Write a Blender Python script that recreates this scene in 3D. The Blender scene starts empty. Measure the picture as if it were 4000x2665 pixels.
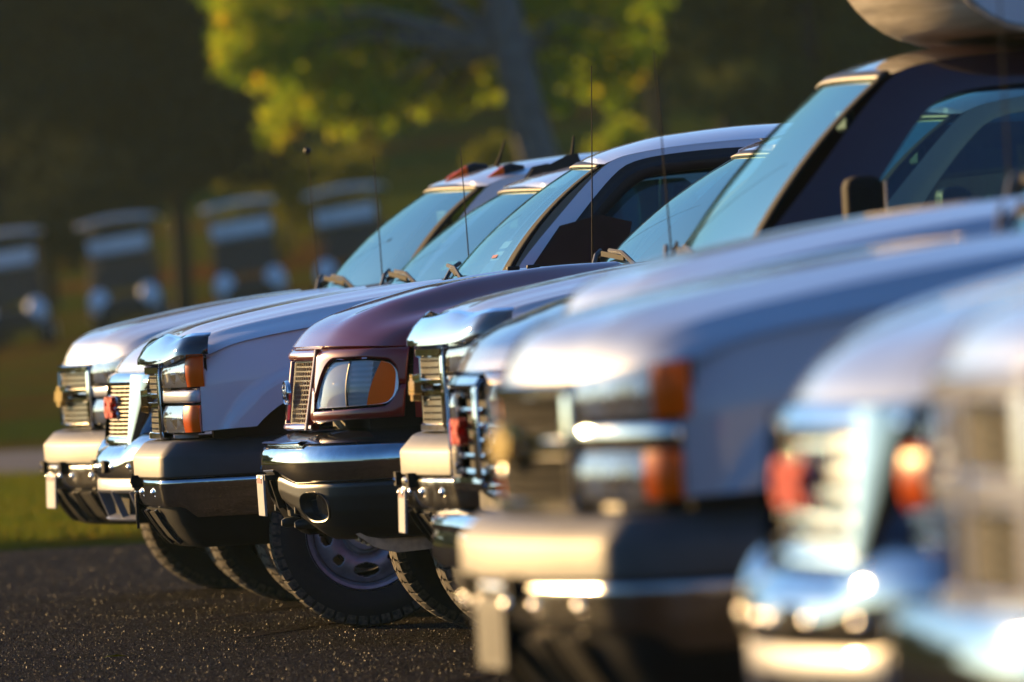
import bpy, bmesh, math, random
import numpy as np
from mathutils import Matrix, Vector

R = math.radians
rng = np.random.default_rng(7)
random.seed(7)
SC = bpy.context.scene
COL = SC.collection

# ------------------------------------------------------------------ camera
cam_d = bpy.data.cameras.new('camera')
cam = bpy.data.objects.new('camera', cam_d)
COL.objects.link(cam)
cam_d.sensor_width = 36.0
cam_d.lens = 400.0
cam_d.clip_start = 0.5
cam_d.clip_end = 3000.0
cam_d.dof.use_dof = True
cam_d.dof.focus_distance = 44.6
cam_d.dof.aperture_fstop = 4.2
CAM_H, ROLL, PITCH = 1.295, R(3.15), 100.0 / 26144.0
fwd = Vector((0, math.cos(PITCH), -math.sin(PITCH)))
right0, up0 = Vector((1, 0, 0)), Vector((0, math.sin(PITCH), math.cos(PITCH)))
rgt = right0 * math.cos(ROLL) - up0 * math.sin(ROLL)
upv = right0 * math.sin(ROLL) + up0 * math.cos(ROLL)
cam.matrix_world = Matrix(((rgt.x, upv.x, -fwd.x, 0), (rgt.y, upv.y, -fwd.y, 0), (rgt.z, upv.z, -fwd.z, CAM_H), (0, 0, 0, 1)))
SC.camera = cam

# ------------------------------------------------------------------ sky, sun, exposure
SUN_EL, SUN_AZ = R(12.0), R(50.0)      # azimuth: from the left (-X), turned a little to the far side (+Y)
sun_dir = Vector((-math.cos(SUN_AZ) * math.cos(SUN_EL), math.sin(SUN_AZ) * math.cos(SUN_EL), math.sin(SUN_EL)))
world = bpy.data.worlds.new('World')
SC.world = world
world.use_nodes = True
wn = world.node_tree.nodes
sky = wn.new('ShaderNodeTexSky')
sky.sky_type = 'NISHITA'
sky.sun_disc = False
sky.sun_elevation = SUN_EL
sky.sun_rotation = math.atan2(sun_dir.x, sun_dir.y)
sky.air_density = 1.0
sky.dust_density = 0.8
sky.ozone_density = 3.0
wn['Background'].inputs['Strength'].default_value = 0.098
tint = wn.new('ShaderNodeMixRGB'); tint.blend_type = 'MULTIPLY'; tint.inputs[0].default_value = 1.0
tint.inputs[2].default_value = (0.54, 0.80, 1.14, 1)      # camera white balance set for the warm sun
world.node_tree.links.new(sky.outputs[0], tint.inputs[1])
world.node_tree.links.new(tint.outputs[0], wn['Background'].inputs['Color'])
sun_d = bpy.data.lights.new('sun', 'SUN')
sun_d.energy = 5.0
sun_d.angle = R(0.55)
sun_d.color = (1.0, 0.61, 0.235)
sun = bpy.data.objects.new('sun', sun_d)
COL.objects.link(sun)
sun.rotation_euler = sun_dir.to_track_quat('Z', 'Y').to_euler()
sun.location = (-20, 30, 30)
SC.view_settings.view_transform = 'Standard'
SC.view_settings.look = 'None'
SC.view_settings.exposure = 0.85
SC.view_settings.gamma = 1.0
SC.view_settings.use_curve_mapping = False
SC.render.engine = 'CYCLES'
SC.cycles.use_denoising = True
SC.cycles.max_bounces = 10
SC.cycles.transparent_max_bounces = 24
SC.cycles.glossy_bounces = 5
SC.cycles.caustics_reflective = False
SC.cycles.caustics_refractive = False
SC.cycles.sample_clamp_indirect = 12.0

# ------------------------------------------------------------------ materials
MATS = {}
def newmat(name):
    m = bpy.data.materials.new(name)
    m.use_nodes = True
    MATS[name] = m
    return m, m.node_tree.nodes, m.node_tree.links, m.node_tree.nodes['Principled BSDF']

def basic(name, col, rough=0.5, metal=0.0, coat=0.0, spec=0.5, noise=0.0, nscale=30.0, bump=0.0, bscale=200.0, rough_var=0.0):
    m, n, l, p = newmat(name)
    p.inputs['Base Color'].default_value = (*col, 1)
    p.inputs['Roughness'].default_value = rough
    p.inputs['Metallic'].default_value = metal
    p.inputs['Coat Weight'].default_value = coat
    p.inputs['Coat Roughness'].default_value = 0.03
    p.inputs['Specular IOR Level'].default_value = spec
    tc = n.new('ShaderNodeTexCoord')
    if noise or rough_var:
        t = n.new('ShaderNodeTexNoise'); t.inputs['Scale'].default_value = nscale; t.inputs['Detail'].default_value = 6
        l.new(tc.outputs['Object'], t.inputs['Vector'])
        if noise:
            mr = n.new('ShaderNodeMapRange')
            mr.inputs['From Min'].default_value = 0.3; mr.inputs['From Max'].default_value = 0.7
            mr.inputs['To Min'].default_value = 1 - noise; mr.inputs['To Max'].default_value = 1 + noise
            l.new(t.outputs['Fac'], mr.inputs['Value'])
            mx = n.new('ShaderNodeVectorMath'); mx.operation = 'SCALE'
            mx.inputs[0].default_value = col
            l.new(mr.outputs[0], mx.inputs['Scale'])
            l.new(mx.outputs[0], p.inputs['Base Color'])
        if rough_var:
            mr = n.new('ShaderNodeMapRange')
            mr.inputs['From Min'].default_value = 0.35; mr.inputs['From Max'].default_value = 0.65
            mr.inputs['To Min'].default_value = max(0, rough - rough_var); mr.inputs['To Max'].default_value = rough + rough_var
            l.new(t.outputs['Fac'], mr.inputs['Value']); l.new(mr.outputs[0], p.inputs['Roughness'])
    if bump:
        t = n.new('ShaderNodeTexNoise'); t.inputs['Scale'].default_value = bscale; t.inputs['Detail'].default_value = 3
        l.new(tc.outputs['Object'], t.inputs['Vector'])
        b = n.new('ShaderNodeBump'); b.inputs['Strength'].default_value = bump; b.inputs['Distance'].default_value = 0.004
        l.new(t.outputs['Fac'], b.inputs['Height']); l.new(b.outputs[0], p.inputs['Normal'])
    return m

def paint(name, col, metal=0.0, rough=0.32, coat=1.0, dust=0.07):
    """clear-coated car paint with a thin film of road dust that thickens on surfaces facing up"""
    m, n, l, p = newmat(name)
    p.inputs['Metallic'].default_value = metal
    p.inputs['Coat Weight'].default_value = coat
    p.inputs['Specular IOR Level'].default_value = 0.1
    tc = n.new('ShaderNodeTexCoord')
    t = n.new('ShaderNodeTexNoise'); t.inputs['Scale'].default_value = 5.0; t.inputs['Detail'].default_value = 8; t.inputs['Roughness'].default_value = 0.65
    l.new(tc.outputs['Object'], t.inputs['Vector'])
    mr = n.new('ShaderNodeMapRange'); mr.inputs['From Min'].default_value = 0.35; mr.inputs['From Max'].default_value = 0.75
    mr.inputs['To Min'].default_value = 0.02; mr.inputs['To Max'].default_value = dust
    l.new(t.outputs['Fac'], mr.inputs['Value'])
    mx = n.new('ShaderNodeMixRGB'); mx.inputs[1].default_value = (*col, 1); mx.inputs[2].default_value = (0.30, 0.26, 0.20, 1)
    l.new(mr.outputs[0], mx.inputs[0]); l.new(mx.outputs[0], p.inputs['Base Color'])
    mr2 = n.new('ShaderNodeMapRange'); mr2.inputs['To Min'].default_value = rough - 0.04; mr2.inputs['To Max'].default_value = rough + 0.08
    l.new(t.outputs['Fac'], mr2.inputs['Value']); l.new(mr2.outputs[0], p.inputs['Roughness'])
    tb = n.new('ShaderNodeTexNoise'); tb.inputs['Scale'].default_value = 2.2; tb.inputs['Detail'].default_value = 2; l.new(tc.outputs['Object'], tb.inputs['Vector'])
    bp = n.new('ShaderNodeBump'); bp.inputs['Strength'].default_value = 0.10; bp.inputs['Distance'].default_value = 0.02
    l.new(tb.outputs['Fac'], bp.inputs['Height']); l.new(bp.outputs[0], p.inputs['Coat Normal'])
    mr3 = n.new('ShaderNodeMapRange'); mr3.inputs['From Min'].default_value = 0.3; mr3.inputs['From Max'].default_value = 0.8
    mr3.inputs['To Min'].default_value = 0.015; mr3.inputs['To Max'].default_value = 0.09
    l.new(t.outputs['Fac'], mr3.inputs['Value']); l.new(mr3.outputs[0], p.inputs['Coat Roughness'])
    return m

paint('paint_white', (0.50, 0.52, 0.56))
paint('paint_soft_white', (0.42, 0.44, 0.48))
paint('paint_bright_white', (0.74, 0.75, 0.77))
paint('paint_silver', (0.60, 0.60, 0.61), metal=0.08, rough=0.4)
paint('paint_burgundy', (0.21, 0.008, 0.006), metal=0.1, rough=0.30, dust=0.05)
paint('paint_maroon', (0.035, 0.006, 0.013), metal=0.2, rough=0.30, dust=0.04)
basic('chrome', (0.56, 0.565, 0.57), 0.05, 1.0, rough_var=0.035, nscale=22, noise=0.10)
basic('chrome_dim', (0.30, 0.32, 0.35), 0.06, 1.0, noise=0.15, nscale=18)
basic('chrome_soft', (0.80, 0.80, 0.80), 0.24, 1.0)
basic('chrome_dusty', (0.50, 0.49, 0.46), 0.17, 1.0, rough_var=0.10, nscale=9, noise=0.12)
basic('reflector', (0.95, 0.94, 0.92), 0.36, 0.30, bump=0.2, bscale=60)
basic('plastic_pad', (0.060, 0.056, 0.048), 0.52, bump=0.15, bscale=500, noise=0.15, nscale=12)
basic('plastic_pad_dark', (0.045, 0.042, 0.036), 0.52, bump=0.15, bscale=500, noise=0.15, nscale=12)
basic('plastic_black', (0.010, 0.010, 0.011), 0.5, noise=0.3, nscale=10, spec=0.25)
basic('plastic_gloss', (0.02, 0.022, 0.024), 0.06, coat=1.0)
basic('rubber_black', (0.008, 0.008, 0.008), 0.8, spec=0.15)
basic('underbody', (0.012, 0.012, 0.012), 0.8)
basic('valance_grey', (0.17, 0.18, 0.21), 0.4, spec=0.2, coat=0.15)
basic('interior', (0.035, 0.037, 0.040), 0.8)
basic('seat_cloth', (0.055, 0.058, 0.065), 0.9, bump=0.2, bscale=300)
basic('gold_emblem', (0.85, 0.58, 0.16), 0.25, 0.75, coat=0.5)
basic('red_emblem', (0.75, 0.010, 0.006), 0.5, spec=0.1)
basic('blue_emblem', (0.01, 0.04, 0.18), 0.25, coat=0.8)
basic('plate_white', (0.42, 0.41, 0.39), 0.4, noise=0.15, nscale=40)
basic('plate_print', (0.30, 0.05, 0.05), 0.4)
basic('sticker_white', (0.7, 0.7, 0.68), 0.5)
basic('sticker_red', (0.45, 0.03, 0.03), 0.5)
basic('sticker_green', (0.05, 0.38, 0.22), 0.5)
basic('rim_steel', (0.33, 0.34, 0.36), 0.40, 0.4, noise=0.25, nscale=25)
basic('metal_dark', (0.05, 0.048, 0.045), 0.45, 0.6)
basic('bare_metal', (0.42, 0.38, 0.31), 0.4, 0.7, noise=0.25, nscale=30)
basic('mesh_metal', (0.34, 0.31, 0.25), 0.28, 0.85)
basic('box_white', (0.52, 0.53, 0.56), 0.45, noise=0.06, nscale=3)
m, n, l, p = newmat('fairing_cream')
p.inputs['Roughness'].default_value = 0.55; p.inputs['Specular IOR Level'].default_value = 0.25
tc = n.new('ShaderNodeTexCoord'); mp = n.new('ShaderNodeMapping'); mp.inputs['Scale'].default_value = (1.2, 1.2, 26)
t = n.new('ShaderNodeTexNoise'); t.inputs['Scale'].default_value = 1.0; t.inputs['Detail'].default_value = 6
l.new(tc.outputs['Object'], mp.inputs['Vector']); l.new(mp.outputs[0], t.inputs['Vector'])
cr = n.new('ShaderNodeValToRGB'); cr.color_ramp.elements[0].position = 0.35; cr.color_ramp.elements[0].color = (0.33, 0.28, 0.19, 1); cr.color_ramp.elements[1].position = 0.68; cr.color_ramp.elements[1].color = (0.72, 0.66, 0.52, 1)
l.new(t.outputs['Fac'], cr.inputs[0]); l.new(cr.outputs[0], p.inputs['Base Color'])
b = n.new('ShaderNodeBump'); b.inputs['Strength'].default_value = 0.5; b.inputs['Distance'].default_value = 0.01; l.new(t.outputs['Fac'], b.inputs['Height']); l.new(b.outputs[0], p.inputs['Normal'])
basic('cart_white', (0.82, 0.84, 0.86), 0.5, noise=0.15, nscale=3)
basic('cart_dark', (0.02, 0.021, 0.022), 0.6)
basic('cart_roof', (0.85, 0.82, 0.76), 0.45, noise=0.15, nscale=2)
basic('faded_paint', (0.040, 0.033, 0.027), 1.0, spec=0.0, noise=0.7, nscale=7)

# tyre rubber with dust
m, n, l, p = newmat('tyre_rubber')
p.inputs['Roughness'].default_value = 0.75
tc = n.new('ShaderNodeTexCoord'); t = n.new('ShaderNodeTexNoise'); t.inputs['Scale'].default_value = 35; t.inputs['Detail'].default_value = 7
l.new(tc.outputs['Object'], t.inputs['Vector'])
cr = n.new('ShaderNodeValToRGB'); cr.color_ramp.elements[0].position = 0.42; cr.color_ramp.elements[0].color = (0.010, 0.010, 0.011, 1)
cr.color_ramp.elements[1].position = 0.75; cr.color_ramp.elements[1].color = (0.020, 0.017, 0.013, 1)
l.new(t.outputs['Fac'], cr.inputs[0]); l.new(cr.outputs[0], p.inputs['Base Color'])
m, n, l, p = newmat('tyre_tread')
p.inputs['Roughness'].default_value = 0.85
tc = n.new('ShaderNodeTexCoord'); t = n.new('ShaderNodeTexNoise'); t.inputs['Scale'].default_value = 60; t.inputs['Detail'].default_value = 7
l.new(tc.outputs['Object'], t.inputs['Vector'])
cr = n.new('ShaderNodeValToRGB'); cr.color_ramp.elements[0].position = 0.38; cr.color_ramp.elements[0].color = (0.03, 0.026, 0.02, 1)
cr.color_ramp.elements[1].position = 0.68; cr.color_ramp.elements[1].color = (0.15, 0.115, 0.075, 1)
l.new(t.outputs['Fac'], cr.inputs[0]); l.new(cr.outputs[0], p.inputs['Base Color'])

def glass(name, tint, haze=0.0, haze_col=(0.5, 0.5, 0.5), gain=1.7, rough=0.0, gcol=(0.95, 0.97, 1.0)):
    m, n, l, p = newmat(name)
    n.remove(p)
    out = n['Material Output']
    tr = n.new('ShaderNodeBsdfTransparent'); tr.inputs[0].default_value = (*tint, 1)
    gl = n.new('ShaderNodeBsdfGlossy'); gl.inputs['Roughness'].default_value = rough; gl.inputs[0].default_value = (*gcol, 1)
    fr = n.new('ShaderNodeFresnel'); fr.inputs[0].default_value = 1.5
    mu = n.new('ShaderNodeMath'); mu.operation = 'MULTIPLY'; mu.use_clamp = True; mu.inputs[1].default_value = gain
    l.new(fr.outputs[0], mu.inputs[0])
    base = tr.outputs[0]
    if haze:
        df = n.new('ShaderNodeBsdfDiffuse'); df.inputs[0].default_value = (*haze_col, 1)
        m0 = n.new('ShaderNodeMixShader'); m0.inputs[0].default_value = haze
        l.new(tr.outputs[0], m0.inputs[1]); l.new(df.outputs[0], m0.inputs[2]); base = m0.outputs[0]
    m1 = n.new('ShaderNodeMixShader')
    l.new(mu.outputs[0], m1.inputs[0]); l.new(base, m1.inputs[1]); l.new(gl.outputs[0], m1.inputs[2])
    l.new(m1.outputs[0], out.inputs['Surface'])
    return m
glass('windshield_glass', (0.42, 0.66, 0.68), 0.03, (0.45, 0.72, 0.75), 0.50, gcol=(0.80, 1.0, 0.86))
glass('side_glass', (0.34, 0.52, 0.54), 0.0, gain=1.5)
glass('smoke_plastic', (0.10, 0.105, 0.11), 0.05, (0.3, 0.28, 0.25), 1.7, 0.04)
glass('lens_clear', (0.88, 0.88, 0.86), 0.16, (0.62, 0.58, 0.48), 1.3, 0.02)
glass('lens_milky', (0.95, 0.96, 0.97), 0.55, (0.92, 0.97, 1.0), 0.9, 0.03)
glass('lens_ribbed', (0.9, 0.9, 0.9), 0.85, (0.95, 0.86, 0.82), 0.9, 0.05)
glass('lens_plain', (0.96, 0.97, 0.98), 0.04, (0.7, 0.7, 0.7), 1.0, 0.02)
glass('lens_fog', (0.6, 0.62, 0.62), 0.06, (0.5, 0.5, 0.5), 1.3, 0.02)
basic('lens_rib_white', (0.92, 0.86, 0.84), 0.3, spec=0.6)
basic('amber_solid', (1.0, 0.15, 0.001), 0.4, spec=0.15, bump=0.1, bscale=70)
m, n, l, p = newmat('amber_lens')
p.inputs['Base Color'].default_value = (1.0, 0.14, 0.001, 1); p.inputs['Roughness'].default_value = 0.3; p.inputs['Specular IOR Level'].default_value = 0.2
tl = n.new('ShaderNodeBsdfTranslucent'); tl.inputs[0].default_value = (1.0, 0.24, 0.001, 1)
mx = n.new('ShaderNodeMixShader'); mx.inputs[0].default_value = 0.2
l.new(p.outputs[0], mx.inputs[1]); l.new(tl.outputs[0], mx.inputs[2]); l.new(mx.outputs[0], n['Material Output'].inputs['Surface'])

def leafmat(name, cols, trans=0.45, seed=0):
    m, n, l, p = newmat(name)
    g = n.new('ShaderNodeNewGeometry')
    cr = n.new('ShaderNodeValToRGB'); cr.color_ramp.interpolation = 'LINEAR'
    e = cr.color_ramp.elements
    while len(e) < len(cols): e.new(0.5)
    for i, c in enumerate(cols):
        e[i].position = i / (len(cols) - 1); e[i].color = (*c, 1)
    tc = n.new('ShaderNodeTexCoord'); t = n.new('ShaderNodeTexNoise'); t.inputs['Scale'].default_value = 0.55; t.inputs['Detail'].default_value = 3
    l.new(tc.outputs['Object'], t.inputs['Vector'])
    ad = n.new('ShaderNodeMath'); ad.operation = 'MULTIPLY_ADD'; ad.inputs[1].default_value = 0.45
    l.new(g.outputs['Random Per Island'], ad.inputs[0])
    mr = n.new('ShaderNodeMapRange'); mr.inputs['From Min'].default_value = 0.3; mr.inputs['From Max'].default_value = 0.7
    mr.inputs['To Min'].default_value = -0.1; mr.inputs['To Max'].default_value = 0.65
    l.new(t.outputs['Fac'], mr.inputs['Value']); l.new(mr.outputs[0], ad.inputs[2])
    l.new(ad.outputs[0], cr.inputs[0])
    df = n.new('ShaderNodeBsdfDiffuse'); tl = n.new('ShaderNodeBsdfTranslucent'); mx = n.new('ShaderNodeMixShader'); mx.inputs[0].default_value = trans
    l.new(cr.outputs[0], df.inputs[0]); l.new(cr.outputs[0], tl.inputs[0])
    l.new(df.outputs[0], mx.inputs[1]); l.new(tl.outputs[0], mx.inputs[2]); l.new(mx.outputs[0], n['Material Output'].inputs['Surface'])
    n.remove(p)
leafmat('leaf_maple', [(0.11, 0.21, 0.016), (0.19, 0.31, 0.018), (0.32, 0.40, 0.02), (0.52, 0.45, 0.02), (0.56, 0.24, 0.012)], 0.62)
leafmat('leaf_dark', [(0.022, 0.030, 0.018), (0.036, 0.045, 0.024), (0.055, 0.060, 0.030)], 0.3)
leafmat('leaf_wood', [(0.04, 0.062, 0.022), (0.07, 0.095, 0.030), (0.12, 0.13, 0.034)], 0.4)
leafmat('leaf_olive', [(0.10, 0.13, 0.012), (0.16, 0.18, 0.016), (0.26, 0.22, 0.018)], 0.5)
leafmat('grass_blade', [(0.06, 0.10, 0.010), (0.11, 0.13, 0.012), (0.20, 0.14, 0.016)], 0.5)
basic('bark', (0.11, 0.105, 0.10), 0.9, noise=0.35, nscale=6, bump=0.6, bscale=9)
basic('bark_dark', (0.012, 0.011, 0.010), 0.9, noise=0.3, nscale=6)

# asphalt: pebbly aggregate, some stones polished
m, n, l, p = newmat('asphalt')
tc = n.new('ShaderNodeTexCoord')
v = n.new('ShaderNodeTexVoronoi'); v.inputs['Scale'].default_value = 75.0
v2 = n.new('ShaderNodeTexVoronoi'); v2.inputs['Scale'].default_value = 140.0
t = n.new('ShaderNodeTexNoise'); t.inputs['Scale'].default_value = 0.8; t.inputs['Detail'].default_value = 8; t.inputs['Roughness'].default_value = 0.7
for q in (v, v2, t): l.new(tc.outputs['Object'], q.inputs['Vector'])
cr = n.new('ShaderNodeValToRGB')
cr.color_ramp.elements[0].position = 0.0; cr.color_ramp.elements[0].color = (0.016, 0.013, 0.0108, 1)
cr.color_ramp.elements[1].position = 1.0; cr.color_ramp.elements[1].color = (0.12, 0.095, 0.072, 1)
e = cr.color_ramp.elements.new(0.8); e.color = (0.046, 0.037, 0.030, 1)
sx = n.new('ShaderNodeSeparateColor'); l.new(v.outputs['Color'], sx.inputs[0]); l.new(sx.outputs[0], cr.inputs[0])
mr = n.new('ShaderNodeMapRange'); mr.inputs['From Min'].default_value = 0.3; mr.inputs['From Max'].default_value = 0.7; mr.inputs['To Min'].default_value = 0.65; mr.inputs['To Max'].default_value = 1.3
l.new(t.outputs['Fac'], mr.inputs['Value'])
vm = n.new('ShaderNodeVectorMath'); vm.operation = 'SCALE'; l.new(cr.outputs[0], vm.inputs[0]); l.new(mr.outputs[0], vm.inputs['Scale'])
l.new(vm.outputs[0], p.inputs['Base Color'])
rr = n.new('ShaderNodeMapRange'); rr.inputs['From Min'].default_value = 0.0; rr.inputs['From Max'].default_value = 0.25; rr.inputs['To Min'].default_value = 0.45; rr.inputs['To Max'].default_value = 0.85
l.new(sx.outputs[1], rr.inputs['Value']); l.new(rr.outputs[0], p.inputs['Roughness'])
sm = n.new('ShaderNodeMath'); sm.operation = 'ADD'; l.new(v.outputs['Distance'], sm.inputs[0]); l.new(v2.outputs['Distance'], sm.inputs[1])
p.inputs['Specular IOR Level'].default_value = 0.05
b = n.new('ShaderNodeBump'); b.invert = True; b.inputs['Strength'].default_value = 0.9; b.inputs['Distance'].default_value = 0.006
l.new(sm.outputs[0], b.inputs['Height']); l.new(b.outputs[0], p.inputs['Normal'])
df = n.new('ShaderNodeBsdfDiffuse'); df.inputs['Roughness'].default_value = 1.0; l.new(vm.outputs[0], df.inputs[0]); l.new(b.outputs[0], df.inputs['Normal'])
mx = n.new('ShaderNodeMixShader'); mx.inputs[0].default_value = 0.28
l.new(df.outputs[0], mx.inputs[1]); l.new(p.outputs[0], mx.inputs[2]); l.new(mx.outputs[0], n['Material Output'].inputs['Surface'])

m, n, l, p = newmat('grain')
g_ = n.new('ShaderNodeNewGeometry'); cr = n.new('ShaderNodeValToRGB')
cr.color_ramp.elements[0].color = (0.004, 0.0035, 0.003, 1); cr.color_ramp.elements[1].color = (0.10, 0.076, 0.054, 1)
e = cr.color_ramp.elements.new(0.75); e.color = (0.022, 0.019, 0.016, 1)
l.new(g_.outputs['Random Per Island'], cr.inputs[0]); l.new(cr.outputs[0], p.inputs['Base Color'])
df = n.new('ShaderNodeBsdfDiffuse'); l.new(cr.outputs[0], df.inputs[0])
mx = n.new('ShaderNodeMixShader'); mx.inputs[0].default_value = 0.38
l.new(df.outputs[0], mx.inputs[1]); l.new(p.outputs[0], mx.inputs[2]); l.new(mx.outputs[0], n['Material Output'].inputs['Surface'])
p.inputs['Roughness'].default_value = 0.4; p.inputs['Specular IOR Level'].default_value = 0.4

# lawn: olive grass mixed with patches of brown-orange fallen leaves
m, n, l, p = newmat('lawn')
p.inputs['Roughness'].default_value = 1.0; p.inputs['Specular IOR Level'].default_value = 0.0
tc = n.new('ShaderNodeTexCoord')
t1 = n.new('ShaderNodeTexNoise'); t1.inputs['Scale'].default_value = 0.16; t1.inputs['Detail'].default_value = 8; t1.inputs['Roughness'].default_value = 0.65
t2 = n.new('ShaderNodeTexNoise'); t2.inputs['Scale'].default_value = 3.0; t2.inputs['Detail'].default_value = 6
for q in (t1, t2): l.new(tc.outputs['Object'], q.inputs['Vector'])
c1 = n.new('ShaderNodeValToRGB'); c1.color_ramp.elements[0].color = (0.030, 0.048, 0.006, 1); c1.color_ramp.elements[0].position = 0.35
c1.color_ramp.elements[1].color = (0.075, 0.090, 0.010, 1); c1.color_ramp.elements[1].position = 0.65
c2 = n.new('ShaderNodeValToRGB'); c2.color_ramp.elements[0].color = (0.045, 0.026, 0.008, 1); c2.color_ramp.elements[1].color = (0.15, 0.060, 0.010, 1)
l.new(t2.outputs['Fac'], c1.inputs[0]); l.new(t2.outputs['Fac'], c2.inputs[0])
st = n.new('ShaderNodeMapRange'); st.inputs['From Min'].default_value = 0.48; st.inputs['From Max'].default_value = 0.60; l.new(t1.outputs['Fac'], st.inputs['Value'])
mx = n.new('ShaderNodeMixRGB'); l.new(st.outputs[0], mx.inputs[0]); l.new(c1.outputs[0], mx.inputs[1]); l.new(c2.outputs[0], mx.inputs[2])
l.new(mx.outputs[0], p.inputs['Base Color'])
b = n.new('ShaderNodeBump'); b.inputs['Strength'].default_value = 1.0; b.inputs['Distance'].default_value = 0.05
l.new(t2.outputs['Fac'], b.inputs['Height']); l.new(b.outputs[0], p.inputs['Normal'])
basic('path_surface', (0.10, 0.10, 0.11), 0.95, spec=0.05, noise=0.2, nscale=2)

# ------------------------------------------------------------------ mesh helpers
def link_obj(name, me, mat, parent=None):
    o = bpy.data.objects.new(name, me)
    COL.objects.link(o)
    if mat: me.materials.append(MATS[mat])
    if parent: o.parent = parent
    return o

def mesh(name, verts, faces, mat, parent=None, smooth=35, solid=0, offset=0, bevel=0, merge=False):
    me = bpy.data.meshes.new(name)
    me.from_pydata([tuple(map(float, v)) for v in verts], [], [tuple(f) for f in faces])
    if merge:
        bm = bmesh.new(); bm.from_mesh(me)
        bmesh.ops.remove_doubles(bm, verts=bm.verts, dist=1e-4)
        bmesh.ops.recalc_face_normals(bm, faces=bm.faces)
        bm.to_mesh(me); bm.free()
    if smooth:
        me.polygons.foreach_set('use_smooth', [True] * len(me.polygons))
        me.set_sharp_from_angle(angle=R(smooth))
    o = link_obj(name, me, mat, parent)
    if solid:
        md = o.modifiers.new('thickness', 'SOLIDIFY'); md.thickness = solid; md.offset = offset
    if bevel:
        md = o.modifiers.new('edge', 'BEVEL'); md.width = bevel; md.segments = 2; md.limit_method = 'ANGLE'
    return o

def gridfaces(n, m, closed_n=False, base=0):
    f = []
    for i in range(n if closed_n else n - 1):
        k = (i + 1) % n
        for j in range(m - 1):
            f.append((base + i * m + j, base + k * m + j, base + k * m + j + 1, base + i * m + j + 1))
    return f

def grid(name, P, mat, parent=None, **kw):
    n, m = len(P), len(P[0])
    return mesh(name, [p for row in P for p in row], gridfaces(n, m), mat, parent, **kw)

class MB:
    """collects several shapes of ONE part"""
    def __init__(s): s.v, s.f = [], []
    def add(s, v, f):
        b = len(s.v); s.v += [tuple(q) for q in v]; s.f += [tuple(b + i for i in q) for q in f]
    def box(s, c, d, rot=None):
        v = [Vector((sx * d[0] / 2, sy * d[1] / 2, sz * d[2] / 2)) for sx in (-1, 1) for sy in (-1, 1) for sz in (-1, 1)]
        if rot is not None: v = [rot @ q for q in v]
        v = [q + Vector(c) for q in v]
        s.add(v, [(0, 1, 3, 2), (4, 6, 7, 5), (0, 4, 5, 1), (2, 3, 7, 6), (0, 2, 6, 4), (1, 5, 7, 3)])
    def bar(s, a, b, w, h=None):
        a, b = Vector(a), Vector(b); d = b - a
        q = d.to_track_quat('X', 'Z').to_matrix()
        s.box((a + b) / 2, (d.length, w, h or w), q)
    def tube(s, pts, r, n=8, cap=True):
        pts = [Vector(q) for q in pts]
        rad = r if isinstance(r, (list, tuple)) else [r] * len(pts)
        V = []
        for i, q in enumerate(pts):
            d = (pts[min(i + 1, len(pts) - 1)] - pts[max(i - 1, 0)]).normalized()
            u = d.orthogonal().normalized() if i == 0 else (pu - d * pu.dot(d)).normalized()
            pu = u; w = d.cross(u)
            for k in range(n):
                a = 2 * math.pi * k / n
                V.append(q + (u * math.cos(a) + w * math.sin(a)) * rad[i])
        F = []
        for i in range(len(pts) - 1):
            for k in range(n):
                F.append((i * n + k, i * n + (k + 1) % n, (i + 1) * n + (k + 1) % n, (i + 1) * n + k))
        if cap:
            F.append(tuple(range(n))[::-1]); F.append(tuple((len(pts) - 1) * n + k for k in range(n)))
        s.add(V, F)
    def prism(s, poly, y0, y1):
        """closed polygon in (x, z), extruded along y"""
        n = len(poly)
        V = [(p[0], y0, p[1]) for p in poly] + [(p[0], y1, p[1]) for p in poly]
        F = [tuple(range(n)), tuple(range(2 * n - 1, n - 1, -1))] + [(i, (i + 1) % n, n + (i + 1) % n, n + i) for i in range(n)]
        s.add(V, F)
    def ball(s, c, r, n=10):
        V, F = [], []
        for i in range(n + 1):
            th = math.pi * i / n
            for k in range(n * 2):
                ph = math.pi * k / n
                rr = r if isinstance(r, tuple) else (r, r, r)
                V.append((c[0] + rr[0] * math.sin(th) * math.cos(ph), c[1] + rr[1] * math.sin(th) * math.sin(ph), c[2] + rr[2] * math.cos(th)))
        for i in range(n):
            for k in range(n * 2):
                F.append((i * 2 * n + k, i * 2 * n + (k + 1) % (2 * n), (i + 1) * 2 * n + (k + 1) % (2 * n), (i + 1) * 2 * n + k))
        s.add(V, F)
    def build(s, name, mat, parent=None, **kw):
        return mesh(name, s.v, s.f, mat, parent, **kw)

def empty(name, loc=(0, 0, 0), rz=0):
    o = bpy.data.objects.new(name, None)
    COL.objects.link(o); o.location = loc; o.rotation_euler = (0, 0, rz); o.empty_display_size = 0.3
    return o

def tag(o, label, cat, group=None):
    o['label'] = label; o['category'] = cat
    if group: o['group'] = group

def structure(o): o['kind'] = 'structure'

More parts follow.
